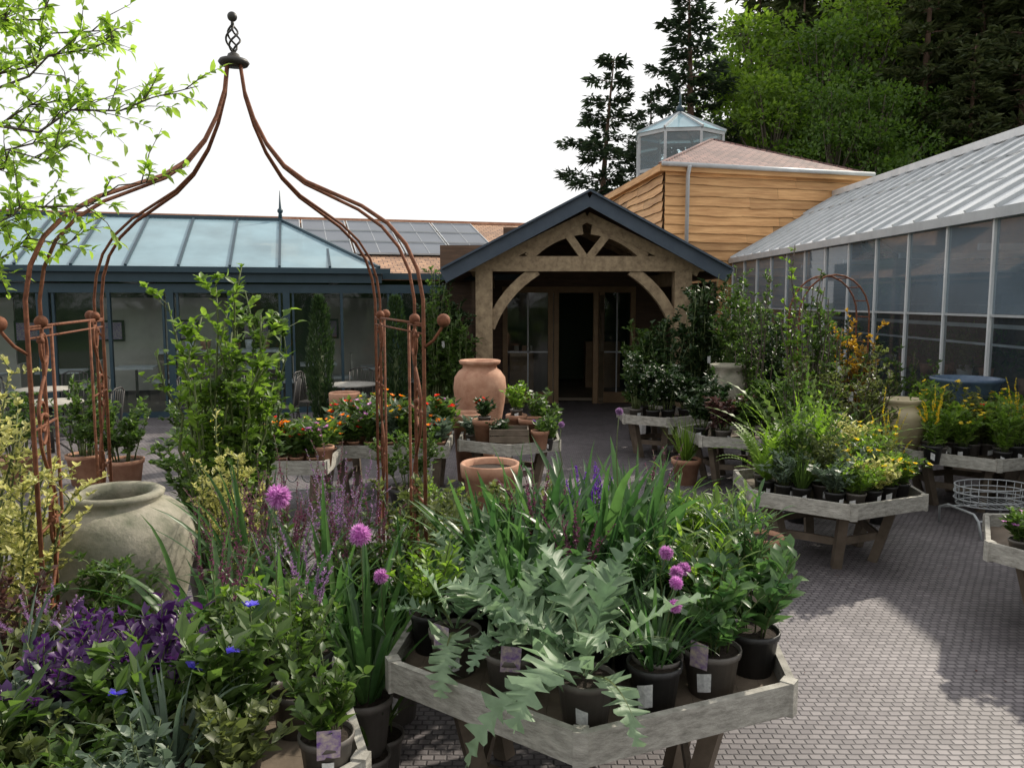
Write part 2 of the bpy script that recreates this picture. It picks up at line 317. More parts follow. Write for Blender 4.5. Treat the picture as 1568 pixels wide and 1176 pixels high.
lathed('buff_urn',[(.001,0),(.13,0),(.2,.2),(.235,.36),(.225,.45),(.17,.5),(.2,.53),(.21,.56),(.19,.57),(.15,.52)],(4.15,8.35,.5),'buff',32)
lathed('blue_bowl_planter',[(.001,0),(.15,0),(.2,.25),(.3,.55),(.34,.68),(.37,.70),(.37,.73),(.33,.73),(.28,.6)],(5.02,8.75,.52),'blue',36)
lathed('stone_urn',[(.001,0),(.2,0),(.1,.1),(.1,.3),(.2,.45),(.23,.65),(.2,.8),(.17,.86),(.22,.9),(.23,.94),(.2,.94),(.17,.85)],(2.75,10.1,.35),'stone',32)
# ------------------------------------------------------------------ plants
def mkpot(b,r,h,lab=True,picture=False):
    b.lathe([(.001,0),(r*.74,0),(r*.95,h*.86),(r*1.02,h*.87),(r*1.04,h),(r*.97,h),(r*.93,h*.9)],m=0,n=20)
    b.lathe([(.001,h*.92),(r*.94,h*.92)],m=2,n=20)
    if lab and rng.uniform()<.85:
        a=-math.pi/2+random.uniform(-.6,.6); rr=r*.93; hwid=random.uniform(.22,.34); zt=random.uniform(.55,.74); tl=random.uniform(-.01,.01)
        V=[]
        for z in(h*.25,h*zt):
            q=rr*(.83+.2*z/h)+.006
            for s_ in(-1,0,1): V.append(((q)*math.cos(a+s_*hwid),(q)*math.sin(a+s_*hwid),z+s_*tl))
        b.add(V,[(0,1,4,3),(1,2,5,4)],6)
    if picture:
        a=random.uniform(-.6,.6); x=r*.8*math.sin(a); y=-r*.9; c,s_=math.cos(a),math.sin(a)
        V=[(x-.035*c,y-.035*s_,h*.75),(x+.035*c,y+.035*s_,h*.75),(x+.03*c+.01,y+.035*s_-.03,h*.75+.105),(x-.042*c+.01,y-.035*s_-.03,h*.75+.11)]
        b.add(V,[(0,1,2,3)],7)
def stems(n,H,R,r0,K=7,bend=1.6,lo=.62):
    a=rng.uniform(0,2*np.pi,n); q=np.sqrt(rng.uniform(0,1,n)); h=H*rng.uniform(lo,1.05,n)*(1-.25*q**2)
    t=np.linspace(0,1,K)[None,:,None]
    b0=np.stack([r0*q*np.cos(a),r0*q*np.sin(a),0*a],1)[:,None,:]
    tip=np.stack([R*q*np.cos(a),R*q*np.sin(a),h],1)[:,None,:]
    P=b0+(tip-b0)*np.concatenate([t**bend,t**bend,t],2)+rng.normal(size=(n,K,3))*H*.012*t
    return P
def stemtubes(b,P,r,m=3):
    K=P.shape[1]
    for s_ in P: b.tube(s_,[r*(1-.6*i/(K-1)) for i in range(K)],m,4)
def along(P,n,t0=.15,t1=1.):
    N,K=P.shape[:2]; i=rng.integers(0,N,n); t=rng.uniform(t0,t1,n)*(K-1); k=np.minimum(t.astype(int),K-2); f=(t-k)[:,None]
    return P[i,k]*(1-f)+P[i,k+1]*f, nrm(P[i,k+1]-P[i,k]), t/(K-1)
def outdir(n,up=.5): 
    a=rng.uniform(0,2*np.pi,n); return np.stack([np.cos(a),np.sin(a),rng.normal(up,.35,n)],1)
def plant(kind,name,loc,H,R,leaf='green',flower='f_purple',pot=.09,poth=.18,n=1.,ls=1.,picture=False,potm='potb',lab=True,stem='stem',fl=1.):
    b=MB(); z0=0
    if potm=='potb' and random.random()<.4: potm='potg'
    if pot>0: mkpot(b,pot,poth,lab,picture); z0=poth*.92
    r0=max(pot*.6,.03) if pot>0 else R*.3
    O=A(0,0,z0)
    if kind=='strap':
        N=int(30*n); a=rng.uniform(0,6.28,N); el=rng.uniform(.75,1.5,N); D=np.stack([np.cos(a)*np.cos(el),np.sin(a)*np.cos(el),np.sin(el)],1)
        P=O+np.stack([np.cos(a),np.sin(a),0*a],1)*r0*rng.uniform(.1,1,N)[:,None]
        b.blades(P,D,H*rng.uniform(.65,1.2,N),.014*ls*rng.uniform(.6,1.2,N),rng.uniform(.3,2.2,N),9,None,.35,4)
    elif kind=='grass':
        N=int(120*n); a=rng.uniform(0,6.28,N); el=rng.uniform(.9,1.5,N); D=np.stack([np.cos(a)*np.cos(el),np.sin(a)*np.cos(el),np.sin(el)],1)
        P=O+np.stack([np.cos(a),np.sin(a),0*a],1)*r0*rng.uniform(.1,1,N)[:,None]
        b.blades(P,D,H*rng.uniform(.5,1.1,N),.0028*ls,rng.uniform(.1,1.1,N),5,None,.3,4)
    elif kind=='cardoon':
        N=int(12*n); a=np.arange(N)*2.4+rng.uniform(0,1,N); el=np.linspace(1.35,.35,N); D=np.stack([np.cos(a)*np.cos(el),np.sin(a)*np.cos(el),np.sin(el)],1)
        P=np.tile(O,(N,1))+D*.02
        env=lambda t,j:(.09 if t<.16 else (math.sin(math.pi*min(1,(t*.88+.10)))**.8*(.9 if j%4==1 else (1. if j%4==2 else (.62 if j%4==3 else .20)))+.03) if t<.97 else .02)
        b.blades(P,D,H*rng.uniform(.65,1.15,N),.080*ls*rng.uniform(.7,1.15,N),rng.uniform(.8,2.7,N),48,env,.30,4,sweep=.5,ruf=.22)
        b.blades(P+A(0,0,.003),D,H*.7,.004,1.6,10,None,.1,3)
    elif kind=='fern':
        N=int(22*n); a=rng.uniform(0,6.28,N); el=rng.uniform(.7,1.4,N); D=np.stack([np.cos(a)*np.cos(el),np.sin(a)*np.cos(el),np.sin(el)],1)
        env=lambda t,j:(.03 if t<.1 else (1-t)**.7*(1. if j%2 else .12)*min(1,t*4))
        b.blades(np.tile(O,(N,1)),D,H*rng.uniform(.7,1.15,N),.06*ls,rng.uniform(.6,1.6,N),32,env,.2,4,sweep=.25)
    elif kind in('leafy','lily'):
        P=stems(int(16*n),H,R,r0)+O; stemtubes(b,P,.004); N=int(230*n)
        Q,T,t=along(P,N,.1); D=outdir(N,.45)+T*.6; sz=(1-.45*t)*ls*rng.uniform(.6,1.25,N)
        if kind=='lily': b.blades(Q,D,.13*sz,.011*sz,rng.uniform(.3,1.6,N),4,lambda t,j:math.sin(math.pi*min(1,t*.93+.07))**.7,.3,4)
        else: b.leaves(Q,D,.075*sz,.04*sz,4,.2,True)
    elif kind=='spike':
        P=stems(int(9*n),H,R,r0,9,2.2)+O; stemtubes(b,P,.003,4 if leaf=='bronze' else 3)
        N=int(120*n); Q,T,t=along(P,N,.05,.6); D=outdir(N,.5); sz=(1-.6*t)*ls*rng.uniform(.7,1.2,N); b.leaves(Q,D,.085*sz,.035*sz,4,.2,True)
        N=int(460*n*fl); Q,T,t=along(P,N,.60,1.); D=outdir(N,1.); sz=(1.15-t)*1.8; b.leaves(Q,D,.014*(sz+.4),.0078*(sz+.4),5,.3)
    elif kind in('daisy','mound'):
        P=stems(int(26*n),H,R,r0)+O; stemtubes(b,P,.0028); N=int(520*n)
        Q,T,t=along(P,N,.1,.97); b.leaves(Q,outdir(N,.35)+T*.4,.05*ls*rng.uniform(.5,1.2,N),.022*ls,4,.2)
        if kind=='daisy':
            tips=P[:,-1]; tips=tips[:max(2,int(len(tips)*fl))]; ps=[];ds=[]
            for c in tips:
                k=9; a=np.arange(k)*2*np.pi/k; ti=rng.normal(size=3)*.35; ds.append(np.stack([np.cos(a),np.sin(a),.35+np.cos(a)*ti[0]+np.sin(a)*ti[1]],1)); ps.append(np.tile(c,(k,1)))
                b.ball(c+A(0,0,.004),.005,5)
            m=len(tips)*9; b.leaves(np.concatenate(ps),np.concatenate(ds),.026*ls**.5*rng.uniform(.7,1.1,m),.017*ls**.5,5,.1)
    elif kind=='pom':
        P=stems(int(max(1,3*n)),H,R,r0,8,1.8,.97 if n<.5 else .62)+O; stemtubes(b,P,.0045)
        N=14; a=rng.uniform(0,6.28,N); D=np.stack([np.cos(a)*.5,np.sin(a)*.5,.8+0*a],1); b.blades(np.tile(O,(N,1)),D,min(H*.35,.4),.012,1.2,6,None,.3,4)
        for s_ in P:
            c=s_[-1]; D=nrm(rng.normal(size=(420,3))); rr=.048*fl; b.ball(c,rr*.45,5); b.leaves(c+D*rr*.4,D+rng.normal(size=(420,3))*.15,rr*.6*rng.uniform(.7,1.2,420),rr*.2,5,.3)
    elif kind=='shrub':
        P=stems(int(12*n),H,R,r0,8,1.3)+O; stemtubes(b,P,.007+.003*H)
        nt=int(90*n); Q,T,t=along(P,nt,.2,1.); D=nrm(outdir(nt,.45)+T*.4); tl=R*rng.uniform(.25,.6,nt)[:,None]
        mid=Q+D*tl*.5+A(0,0,.01); end=Q+D*tl+rng.normal(size=(nt,3))*.02; TW=np.stack([Q,mid,end],1); stemtubes(b,TW,.003)
        N=int(1300*n/ls); Q,T,t=along(TW,N,.1,1.); b.leaves(Q,outdir(N,.3)+T*.7,.055*ls*rng.uniform(.5,1.2,N),.03*ls,4,.2,ls>1.1)
        N=int(400*n/ls); Q,T,t=along(P,N,.3,1.); b.leaves(Q,outdir(N,.3)+T*.5,.055*ls*rng.uniform(.5,1.2,N),.03*ls,4,.2)
        if fl!=1.:
            N=int(160*n*fl); Q,T,t=along(TW,N,.6,1.); b.leaves(Q,outdir(N,.6),.035,.028,5,.1)
        if H>1.3 and rng.uniform()<.6:
            x,y,z=R*.3,-R*.75,H*.62; b.add([(x,y,z),(x+.045,y,z+.004),(x+.04,y-.01,z+.11),(x-.004,y-.01,z+.105)],[(0,1,2,3)],6)
    elif kind=='column':
        N=int(2600*n); z=rng.uniform(0,1,N); a=rng.uniform(0,6.28,N); rr=R*(np.sin(np.pi*np.clip(z*.85+.12,0,1))**.6)*rng.uniform(.55,1.05,N)
        rr*=1+.18*np.sin(a*3+z*9)
        Q=np.stack([rr*np.cos(a),rr*np.sin(a),z*H],1)+O; D=np.stack([np.cos(a)*.4,np.sin(a)*.4,1+0*a],1)+rng.normal(size=(N,3))*.3
        b.tube([(0,0,0),(0,0,H*.8)],R*.25,3,6); b.leaves(Q,D,.09*ls,.025*ls,4,.3)
    mats=[potm,'terra','soil',stem,leaf,flower,'label','picture']
    return b.obj(name,mats,loc,rng.uniform(-.4,.4))
zA=.66
# bench A
plant('cardoon','cardoon_plant',(-.22,2.96,zA),.38,.3,'silver',n=.7,ls=.85,pot=.1,picture=True)
plant('cardoon','cardoon_plant',(.0,2.78,zA),.36,.3,'silver',n=.6,ls=.8,pot=.1,potm='potg',picture=True)
plant('cardoon','cardoon_plant',(.25,2.58,zA),.50,.3,'silver',n=1.1,ls=1.15,pot=.1,potm='potg')
plant('strap','scabious_plant',(.50,2.68,zA),.30,.3,'agap',n=1.3,ls=.6,pot=.095)
plant('leafy','lilac_bush_plant',(.73,2.80,zA),.34,.22,'agap',n=1.,ls=1.35,pot=.105,potm='potg',picture=True)
plant('leafy','magnolia_sapling',(.93,2.96,zA),.42,.22,'agap',n=.8,ls=1.6,pot=.1)
plant('pom','scabious_plant',(.55,2.98,zA),.44,.12,'green','f_pink',n=1.,fl=.6)
plant('pom','scabious_plant',(.52,2.74,zA),.30,.14,'green','f_pink',n=.8,fl=.55)
for (x,y,H,k,lf) in ((-.18,3.25,.36,'cardoon','silver'),(.03,3.06,.42,'strap','agap'),(.30,2.92,.40,'strap','agap'),(.14,2.98,.34,'cardoon','silver'),(.75,3.1,.38,'lily','bright'),(.98,3.3,.5,'lily','agap'),(.9,3.5,.48,'lily','bright'),(.48,2.98,.34,'cardoon','silver'),(.62,3.15,.4,'lily','agap'),(-.02,3.3,.4,'strap','agap')):
    plant(k,{'cardoon':'cardoon_plant','strap':'agapanthus_plant','lily':'lily_plant'}[k],(x,y,zA),H,.2,lf,n=1. if k!='cardoon' else .6,ls=1.3 if k!='cardoon' else .85,pot=.1)
for (x,y,H) in ((-.1,3.5,.5),(.12,3.35,.52),(.34,3.25,.52),(.55,3.35,.56),(.7,3.6,.52),(.15,3.65,.56),(.4,3.6,.62),(.0,3.85,.5),(.6,3.85,.54),(.3,3.9,.54)):
    plant('strap','agapanthus_plant',(x,y,zA),H,.3,'agap',n=.95,ls=1.8,pot=.1)
plant('spike','salvia_plant',(.38,3.85,zA),.66,.12,'green','f_purple',n=1.,fl=2.)
plant('spike','dark_lobelia_plant',(.12,3.55,zA),.62,.2,'bronze','f_maroon',n=1.)
plant('spike','dark_lobelia_plant',(.25,3.12,zA),.50,.2,'bronze','f_maroon',n=1.4)
plant('spike','dark_lobelia_plant',(.72,3.9,zA),.72,.2,'green','f_maroon',n=.8)
plant('leafy','pale_shrub_plant',(-.33,3.15,zA),.36,.2,'bright',n=1.1,ls=1.)
plant('leafy','pale_shrub_plant',(-.28,3.6,zA),.42,.2,'olive',n=1.1,ls=1.)
plant('lily','phlox_plant',(.95,3.62,zA),.45,.25,'bright',n=1.4,ls=1.1)
plant('lily','phlox_plant',(.78,3.75,zA),.48,.25,'bright',n=1.4,ls=1.1)
# bench B
zB=.58
sp=[(-1.95,2.35),(-1.72,2.15),(-1.5,2.0),(-1.25,2.0),(-1.0,2.02),(-.85,2.2),(-1.15,2.25),(-1.45,2.3),(-1.75,2.5),(-.95,2.42),(-1.6,1.95),(-1.35,2.15)]
for i,(x,y) in enumerate(sp): plant('leafy','sage_plant',(x,y,zB-.06),.27,.2,['green','sage','olive'][i%3],n=1.5,ls=1.05,pot=.09)
for (x,y) in ((-1.42,2.58),(-1.2,2.55),(-1.3,2.75),(-1.5,2.4)): plant('leafy','purple_heuchera',(x,y,zB+.0),.31,.24,'purple',n=1.6,ls=1.1,pot=.1)
plant('strap','lavender_plant',(-1.7,2.6,zB),.34,.2,'sage',n=1.2,ls=.5)
plant('strap','lavender_plant',(-1.0,2.2,zB),.28,.2,'sage',n=1.1,ls=.6)
for (x,y,H) in ((-.88,2.42,.38),(-1.5,2.15,.28),(-1.15,2.38,.34)):
    plant('daisy','geranium_plant',(x,y,zB),H,.18,'green','f_blue',n=.6,fl=.16,ls=2.0)
plant('leafy','potted_viola',(-.58,2.36,zB),.28,.14,'green',n=.9,ls=1.1,pot=.085,potm='potg',picture=True)
plant('leafy','potted_viola',(-1.0,1.93,zB-.05),.2,.13,'sage',n=.7,ls=1.1,pot=.085,potm='potg',picture=True)
plant('leafy','teucrium_plant',(-.75,2.65,zB),.38,.2,'green',n=1.2)
plant('leafy','teucrium_plant',(-.9,2.9,zB),.40,.2,'bright',n=1.2)
plant('leafy','teucrium_plant',(-1.0,2.65,zB),.36,.2,'green',n=1.2)
for (x,y,H,lf,ff) in ((-.78,2.95,.50,'green','f_dusky'),(-1.15,3.0,.50,'green','f_maroon'),(-1.75,2.85,.34,'olive','f_dusky')):
    plant('spike','salvia_plant',(x,y,zB),H,.2,lf,ff,n=1.1)
# bed of tall perennials behind
zK=.4
for i,(x,y) in enumerate(((-1.5,4.0),(-1.3,3.75),(-1.05,3.65),(-.8,3.7),(-.72,4.0),(-.95,4.1),(-1.2,4.2),(-1.4,4.35),(-.85,4.4),(-1.05,4.5),(-1.15,3.95),(-.9,3.9))):
    plant('spike','salvia_plant',(x,y,zK),rng.uniform(.62,.88),.2,['green','olive','green'][i%3],['f_maroon','f_maroon','f_dusky'][i%3],n=1.3,fl=1.1)
for (x,y,H) in ((-1.4,3.45,.62),(-1.0,3.35,.6),(-.62,3.35,.6),(-1.25,3.4,.55),(-.5,3.62,.65),(-.8,3.5,.6),(-.6,3.1,.5),(-.9,3.75,.75),(-1.3,3.95,.75)):
    plant('strap','iris_plant',(x,y,.25),H,.2,'agap',n=.9,ls=1.4,pot=.11,poth=.25)
for (x,y,H) in ((-.6,3.85,.72),(-.42,4.3,.82),(-.2,4.5,.85),(-.6,4.6,.82),(.1,4.4,.8),(.5,4.4,.75),(.8,4.2,.7)):
    plant('shrub','hebe_shrub',(x,y,0),H,.28,'green' if H<.8 else 'olive',n=.9,ls=.9,pot=.15,poth=.3)
plant('pom','allium',(-.93,3.0,.1),1.38,.0,'green','f_pink',n=.34,fl=1.08)
plant('pom','allium',(-.585,3.05,.1),1.20,.0,'green','f_pink',n=.34,fl=.98)
plant('pom','allium',(-.55,3.2,.1),.86,.0,'green','f_pink',n=.34,fl=.7)
plant('pom','scabious_seedhead',(.46,3.6,zA),.92,.02,'agap','f_dusky',n=.34,fl=.4)
plant('pom','scabious_seedhead',(.25,3.8,zA),.85,.02,'agap','f_dusky',n=.34,fl=.35)
# left side shrubs
plant('shrub','euonymus_shrub',(-2.42,3.6,0),1.35,.34,'yellowv',n=2.2,ls=.75,pot=.2,poth=.35)
plant('shrub','euonymus_shrub',(-2.95,4.3,0),1.5,.4,'yellowv',n=1.8,ls=.8,pot=.2,poth=.35)
plant('shrub','euonymus_shrub',(-1.72,4.75,0),1.15,.25,'yellowv',n=1.2,ls=.7,pot=.15,poth=.3)
plant('shrub','berberis_shrub',(-2.15,3.1,0),.82,.28,'bronze','f_maroon',n=1.4,ls=.8,pot=.2,poth=.35)
plant('shrub','berberis_shrub',(-1.85,3.45,0),.62,.3,'green','f_maroon',n=1.2,ls=.8,pot=.2,poth=.35)
plant('shrub','hydrangea_climber',(-2.0,5.25,0),2.05,.42,'bright',n=1.7,ls=1.4,pot=.2,poth=.35)
plant('shrub','hydrangea_climber',(-1.85,5.5,0),1.85,.36,'green',n=1.3,ls=1.4,pot=.2,poth=.35)
plant('shrub','laurel_shrub',(-2.3,5.9,0),1.0,.4,'green',n=1.1,ls=1.4,pot=.2,poth=.35)
# left mid benches
cols=['f_red','f_orange','f_red','f_orange','f_yellow','f_pink']
for i in range(24):
    x=-3.02+(i%8)*.165+rng.uniform(-.03,.03); y=7.48+(i//8)*.24; plant('daisy','pot_marigold',(x,y,.5),rng.uniform(.22,.38),.13,'green',cols[(i*5+i//8)%6],n=.5,fl=.7,pot=.065,poth=.12,ls=2.2,potm='terra')
for i in range(21):
    x=-1.82+(i%7)*.175+rng.uniform(-.03,.03); y=8.27+(i//7)*.3; plant('daisy','pot_marigold',(x,y,.5),rng.uniform(.26,.52),.15,'green' if i%3 else 'sage',cols[(i*5+1)%6],n=.55,fl=.6,pot=.07,poth=.13,ls=2.4,potm='terra')
for (x,y,z,H,lf,ff) in ((.05,8.9,.75,.35,'bright','f_white'),(.42,8.7,.5,.4,'green','f_white'),(.3,9.0,.6,.45,'green','f_white'),(-.3,8.55,.72,.2,'dark','f_red'),(-.15,8.5,.5,.22,'dark','f_white'),(.38,8.45,.5,.25,'green','f_purple'),(-.45,8.7,.5,.2,'sage','f_white')):
    plant('daisy','bedding_plant',(x,y,z),H,.16,lf,ff,n=.6,fl=.25,pot=.07,poth=.13,ls=1.6)
b=MB()
for k in range(3):
    for s_ in(-1,1): b.box((0,s_*.14,.04+k*.075),(.42,.015,.065)); b.box((s_*.2,0,.04+k*.075),(.015,.262,.065))
b.obj('wooden_crate',['benchleg'],(-.03,8.45,.52))
plant('column','italian_cypress',(-2.65,11.0,0),1.75,.17,'dark',pot=.2,poth=.4,n=.9,potm='terra',lab=False)
plant('column','italian_cypress',(-1.65,11.3,0),1.75,.16,'dark',pot=.2,poth=.4,n=.9,potm='terra',lab=False)
plant('shrub','grass_shrub',(-1.0,7.6,0),.62,.35,'green',n=.8,pot=.2,poth=.3)
plant('leafy','potted_tray_plant',(-.62,6.6,.0),.4,.25,'bright',n=1.2,ls=1.2,pot=.15,poth=.25)
plant('leafy','potted_tray_plant',(.35,6.8,.0),.35,.25,'olive',n=1.2,ls=1.2,pot=.15,poth=.25)
for (x,y,H,R,lf) in ((-1.15,12.55,2.2,.33,'green'),(-.85,12.35,1.6,.3,'green'),(-.95,12.8,2.0,.3,'dark'),(-1.3,12.7,2.0,.3,'dark')):
    plant('shrub','climbing_ivy',(x,y,0),H,R,lf,n=2.2,ls=1.5,pot=.22,poth=.4)
for (x,y,H,R,lf,k) in ((3.05,12.2,2.3,.38,'dark','shrub'),(3.3,11.6,2.15,.4,'green','shrub'),(2.75,11.9,1.9,.35,'dark','shrub'),(2.25,11.7,1.5,.36,'dark','shrub'),(3.6,10.9,1.8,.4,'dark','shrub'),(1.95,11.9,1.4,.3,'green','shrub')):
    plant(k,'climbing_jasmine',(x,y,0),H,R,lf,n=2.3,ls=1.5,pot=.22,poth=.4)
for i,(x,y) in enumerate(((1.65,10.5),(1.85,10.35),(2.05,10.4),(2.3,10.5),(1.8,10.8),(2.15,10.8),(2.4,10.8))):
    plant('shrub' ,'azalea_shrub',(x,y,.5),rng.uniform(.45,.9),.2,'dark','f_white',n=.8,ls=1.2,pot=.09,poth=.17,fl=.9 if i<5 else .4)
for i,(x,y) in enumerate(((2.15,8.95),(2.35,8.75),(2.6,8.7),(2.85,8.8),(2.4,9.2),(2.75,9.2),(3.0,9.1))):
    plant('shrub','potted_shrub',(x,y,.5),rng.uniform(.35,.7),.22,['dark','bronze','green','green'][i%4],n=.8,ls=1.3,pot=.09,poth=.17)
plant('grass','rosemary_plant',(2.0,9.0,.28),.5,.2,'bright',pot=0,n=1.2,ls=2)
for (x,y,H,R,lf,n) in ((3.05,9.9,2.1,.3,'green',1.2),(3.35,8.6,2.1,.28,'green',1.2),(3.15,8.2,1.4,.36,'olive',1.6),(3.6,9.0,1.6,.4,'green',1.6),(2.85,7.8,1.15,.35,'green',1.5),(3.5,7.9,1.2,.35,'olive',1.5),(4.5,10.3,1.6,.45,'dark',1.6),(5.0,10.0,1.2,.4,'green',1.2),(4.0,10.5,1.5,.4,'green',1.2)):
    plant('shrub','climbing_clematis',(x,y,0),H,R,lf,n=n,ls=1.0,pot=.18,poth=.35,stem='bark')
plant('shrub','amber_acer',(3.95,9.2,0),1.7,.36,'amber',n=1.3,ls=1.1,pot=.2,poth=.35,stem='bark')
plant('shrub','pale_birch_sapling',(3.0,8.35,0),2.3,.2,'bright',n=.5,ls=1.1,pot=.16,poth=.35,stem='bark')
b=MB()
for dy in(0,.35):
    P=[(-.42,dy,0),(-.42,dy,1.9)]+[(-.42*math.cos(t),dy,1.9+.5*math.sin(t)) for t in [math.pi*i/12 for i in range(1,12)]]+[(.42,dy,1.9),(.42,dy,0)]
    b.tube(P,.011,0,6)
for i in range(9):
    t=math.pi*i/8; p=(-.42*math.cos(t),0,1.9+.5*math.sin(t)); b.tube([p,(p[0],.35,p[2])],.007,0,5)
for z in(.4,.8,1.2,1.6):
    for s_ in(-.42,.42): b.tube([(s_,0,z),(s_,.35,z)],.007,0,5)
b.obj('rusty_garden_arch',['rust'],(3.85,9.55,0))
# bench C plants
zC=.5
C=[(2.0,6.15,.3,'fern','bright',''),(2.05,6.4,.6,'fern','bright',''),(2.2,6.1,.3,'mound','green',''),(2.2,5.9,.28,'grass','green',''),(2.4,5.75,.25,'daisy','sage','f_white'),(2.55,5.72,.3,'mound','bright','f_yellow'),
 (2.72,5.82,.28,'daisy','yellowv','f_yellow'),(2.9,5.95,.28,'daisy','bright','f_yellow'),(3.05,6.05,.27,'daisy','green','f_yellow'),(2.4,6.0,.42,'mound','olive',''),(2.6,5.98,.38,'daisy','sage','f_yellow'),(2.78,6.1,.42,'mound','bright','f_yellow'),
 (2.45,6.4,.65,'fern','bright',''),(2.7,6.35,.55,'mound','yellowv','f_yellow'),(2.95,6.35,.5,'daisy','bright','f_yellow'),(2.25,6.3,.6,'mound','green',''),(2.3,6.6,.72,'fern','bright',''),(2.6,6.7,.68,'mound','bright',''),(2.85,6.65,.62,'mound','green','f_yellow'),(3.05,6.5,.5,'grass','olive',''),(2.1,6.0,.3,'mound','sage',''),(2.5,6.2,.55,'mound','green',''),(2.9,6.15,.4,'mound','olive','')]
nm={'fern':'fern_plant','daisy':'daisy_plant','grass':'grass_plant','mound':'herb_plant'}
for x,y,H,k,lf,ff in C: plant(k,nm[k],(x+.08,y+.25,zC),H,.22,lf,ff or 'f_yellow',n=1.2 if k!='fern' else 1.,fl=.3,pot=.075,poth=.14,ls=1.2)
for i in range(20):
    a=i*2*math.pi/20; r=(.6,.4,.2)[i%3]; x,y=4.75+r*math.cos(a),8.2+r*math.sin(a)
    plant('daisy' if i%3 else 'mound','daisy_plant' if i%3 else 'herb_plant',(x,y,.5),rng.uniform(.35,.7),.22,['bright','bright','olive'][i%3],'f_yellow' if i%4 else 'f_red',n=1.1,fl=.3,pot=.08,poth=.15,ls=1.5)
plant('spike','yellow_kniphofia',(4.15,7.75,.5),.6,.2,'bright','f_yellow',n=1.2,fl=2); plant('spike','yellow_kniphofia',(4.95,7.75,.5),.7,.2,'bright','f_yellow',n=1.2,fl=2); plant('spike','yellow_kniphofia',(3.5,7.4,0),1.1,.25,'bright','f_yellow',n=1.6,pot=.15,poth=.3,fl=2)
plant('fern','fern_plant',(2.75,7.45,.0),1.25,.3,'bright',n=1.4,ls=1.6,pot=.15,poth=.3)
for i,(x,y) in enumerate(((3.15,4.8),(3.3,4.6),(3.35,4.95),(3.55,4.8),(3.7,5.0))): plant('daisy','bedding_plant',(x,y,.5),.2,.13,'green',['f_pink','f_red'][i%2],n=.6,fl=.3,pot=.07,poth=.13,ls=1.4)
# wire plant stand
b=MB()
for z,r in((.42,.34),(.36,.345),(.30,.34),(.25,.32)):
    b.tube([(r*math.cos(t),r*.7*math.sin(t),z) for t in [2*math.pi*i/28 for i in range(29)]],.006,0,5)
for i in range(26):
    t=2*math.pi*i/26; b.tube([(.34*math.cos(t),.238*math.sin(t),.42),(.32*math.cos(t),.224*math.sin(t),.25)],.003,0,4)
for i in range(-5,6):
    x=i*.055; y=.224*math.sqrt(max(0,1-(x/.32)**2)); b.tube([(x,-y,.25),(x,y,.25)],.003,0,4)
for sx in(-1,1): b.tube([(sx*.3,-.3,0),(sx*.32,-.27,.16),(sx*.3,-.18,.2),(sx*.3,.18,.2),(sx*.32,.27,.16),(sx*.3,.3,0)],.012,0,6)
for y in(-.27,.27): b.tube([(-.32,y,.16),(.32,y,.16)],.009,0,6)
b.obj('wire_plant_stand',['gutter'],(4.4,7.15,0),.1)
# ------------------------------------------------------------------ patio furniture
def chair(loc,rz):
    b=MB()
    for sx in(-.2,.2):
        b.tube([(sx,-.2,0),(sx,-.18,.45)],.011); b.tube([(sx,.24,0),(sx,.2,.45),(sx,.26,.88)],.011)
    b.tube([(-.2,.26,.88),(-.1,.27,.93),(.1,.27,.93),(.2,.26,.88)],.011)
    for i in range(7): b.box((-.18+i*.06,0,.455),(.045,.40,.014))
    for i in range(5): b.tube([(-.14+i*.07,.21,.47),(-.14+i*.07,.265,.91)],.006)
    b.tube([(-.2,-.19,.2),(.2,-.19,.2)],.007)
    b.obj('metal_bistro_chair',['iron'],loc,rz)
def table(loc,r=.4):
    b=MB(); b.lathe([(.001,.72),(r,.72),(r+.01,.735),(r,.75),(.001,.75)],m=1,n=28); b.tube([(0,0,.05),(0,0,.72)],.03)
    for k in range(3):
        t=k*2.09; b.tube([(0,0,.25),(.2*math.cos(t),.2*math.sin(t),.12),(.33*math.cos(t),.33*math.sin(t),0)],.014)
    b.obj('round_patio_table',['iron','bench'],loc)
for (x,y) in ((-6.2,10.6),(-4.2,12.2),(-7.2,12.2),(-2.6,12.9)):
    table((x,y,0)); chair((x-.65,y+.1,0),1.4); chair((x+.65,y,0),-1.5); chair((x,y+.65,0),0.1)
for (x,y,H) in ((-4.9,9.0,.9),(-4.3,8.7,.7),(-5.6,8.9,.8),(-3.6,9.1,.7),(-3.2,9.6,.8)):
    plant('shrub','patio_shrub',(x,y,0),H,.35,'green',n=1.,ls=1.3,pot=.2,poth=.35,potm='terra',lab=False)
b=MB()
for x in(-.25,.25): b.tube([(x,0,0),(x,0,.62)],.012)
for k in range(3): b.tube([(-.16+k*.16+.07*math.cos(t),0,.33+.13*math.sin(t)) for t in [i*2*math.pi/16 for i in range(17)]],.008)
for z in(.12,.62,.5): b.tube([(-.25,0,z),(.25,0,z)],.009)
b.obj('ornate_metal_panel',['white'],(-2.15,8.22,0))
